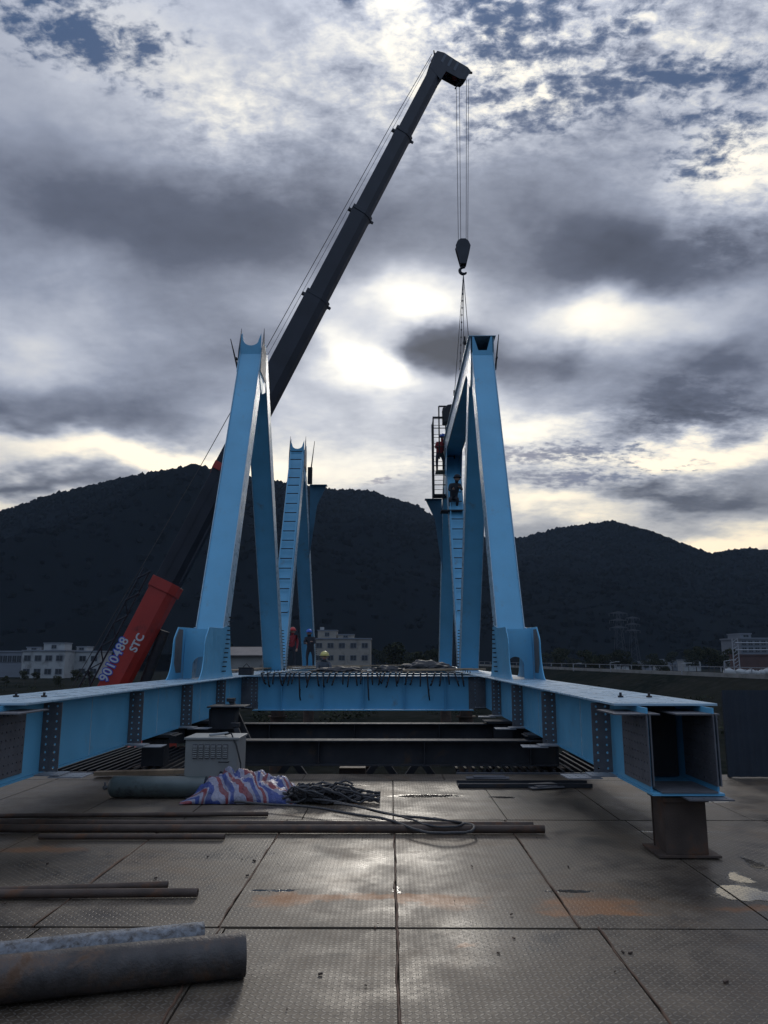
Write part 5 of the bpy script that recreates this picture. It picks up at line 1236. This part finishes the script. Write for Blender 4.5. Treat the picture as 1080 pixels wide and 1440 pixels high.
def stand(lean=.0, twist=0, crouch=0.0, arms='down', s=1.0):
    c = crouch; hz = .92 - .45 * c; L = lean
    J = dict(pelvis=(0, .05 * c, hz), waist=(L * .2, 0, hz + .17), chest=(L * .5, -.12 * c, hz + .38), neck=(L * .8, -.18 * c, hz + .54), headlow=(L * .9, -.21 * c, hz + .61), head=(L, -.24 * c, hz + .69), crown=(L * 1.05, -.24 * c, hz + .765),
             hiL=(-.10, 0, hz - .04), knL=(-.14, -.30 * c, .48 - .06 * c), anL=(-.13, .06 * c, .08), toL=(-.15, -.16 + .05 * c, .04), hiR=(.10, 0, hz - .04), knR=(.15, -.26 * c, .48 - .05 * c), anR=(.14, .10 * c, .08), toR=(.17, -.14 + .08 * c, .04))
    sh = Vector(J['chest']) + Vector((0, 0, .09))
    J['shL'] = tuple(sh + Vector((-.19, 0, 0))); J['shR'] = tuple(sh + Vector((.19, 0, 0)))
    if arms == 'down':
        J.update(elL=tuple(sh + Vector((-.25, .02, -.28))), wrL=tuple(sh + Vector((-.23, -.10, -.50))), paL=tuple(sh + Vector((-.22, -.14, -.58))), elR=tuple(sh + Vector((.25, .02, -.28))), wrR=tuple(sh + Vector((.24, -.10, -.50))), paR=tuple(sh + Vector((.23, -.14, -.58))))
    else:
        J.update(elL=tuple(sh + Vector((-.24, -.12, -.24))), wrL=tuple(sh + Vector((-.12, -.34, -.24))), paL=tuple(sh + Vector((-.10, -.42, -.23))), elR=tuple(sh + Vector((.26, -.12, -.22))), wrR=tuple(sh + Vector((.14, -.34, -.18))), paR=tuple(sh + Vector((.12, -.42, -.16))))
    return {k: tuple(q * s for q in v) for k, v in J.items()}
M_sred = mat('red_shirt', (.26, .03, .035), .9, 0, .15, 8); M_tdark = mat('dark_trousers', (.03, .032, .04), .9, 0, .2, 8); M_sgrey = mat('grey_jacket', (.10, .105, .12), .9, 0, .2, 8); M_sorange = mat('orange_vest', (.40, .14, .05), .8, 0, .15, 8)
p = at(409, 938, 33.0); person('person', (p.x, 33.0, GT + .003), stand(.05, crouch=.12, s=.96), M_sred, M_tdark, M_hatred, 'person in a red shirt and dark trousers standing behind the ladder leg on the left', R(200))
p = at(384, 938, 29.0); person('person', (p.x - .05, 29.0, GT + .003), stand(.1, crouch=.85, arms='fwd', s=.95), M_sorange, M_tdark, M_hatred, 'person in an orange vest crouching between the second and third left legs', R(20))
p = at(436, 938, 34.5); person('person', (p.x, 34.5, GT + .003), stand(-.06, crouch=.2, arms='fwd', s=.97), M_tdark, M_tdark, M_hatblue, 'person in dark clothes standing right of the farthest left leg', R(160))
p = at(455, 940, 25.0); person('person', (p.x, 24.9, GT - .74), stand(.05, crouch=.75, arms='fwd', s=.92), M_sgrey, M_tdark, M_yellow, 'person in a yellow hard hat bending low behind the nearest crossbeam', R(0))
p = at(619, 660, CY + .4); person('person', (p.x, CY + .42, zpl), stand(.12, crouch=.35, arms='fwd', s=.98), M_sred, M_tdark, M_hatblue, 'person in a red shirt and blue hard hat leaning inside the hanging cage', R(70))
person('person', (XR - .1, T2 - 1.7, TZ - 3.0), stand(.15, crouch=.8, arms='fwd', s=1.0), M_tdark, M_tdark, M_tdark, 'person in dark clothes working under the top chord beside the cage', R(180))
m = MB(); m.box(XR - .6, XR + .6, T2 - 2.1, T2 - 1.45, TZ - 3.05, TZ - 3.003)
for s in (-.55, .55): m.tube([(XR + s, T2 - 1.8, TZ - 3.05), (XR + s * .7, T2 - 1.8, zc0 )], .015, 6)
tag(m.build('hanging_platform', M_dark, loc=(XR, T2 - 1.8, TZ - 3)), 'small platform hung below the top chord, under the dark-clothed worker', 'platform')

# ------------------------------------------------------------------ air
hzm = bpy.data.materials.new('air_haze'); hzm.use_nodes = True; hn = hzm.node_tree; hn.nodes.clear()
ho = hn.nodes.new('ShaderNodeOutputMaterial'); hv = hn.nodes.new('ShaderNodeVolumePrincipled'); hv.inputs['Density'].default_value = 1.0e-4; hv.inputs['Color'].default_value = (.55, .74, 1.0, 1)
hn.links.new(hv.outputs[0], ho.inputs['Volume'])
m = MB(); m.box(-3050, 3050, -650, 3050, GZ - 2.2, 330); tag(m.build('haze', hzm), 'thin even blue air haze', 'haze', kind='stuff')
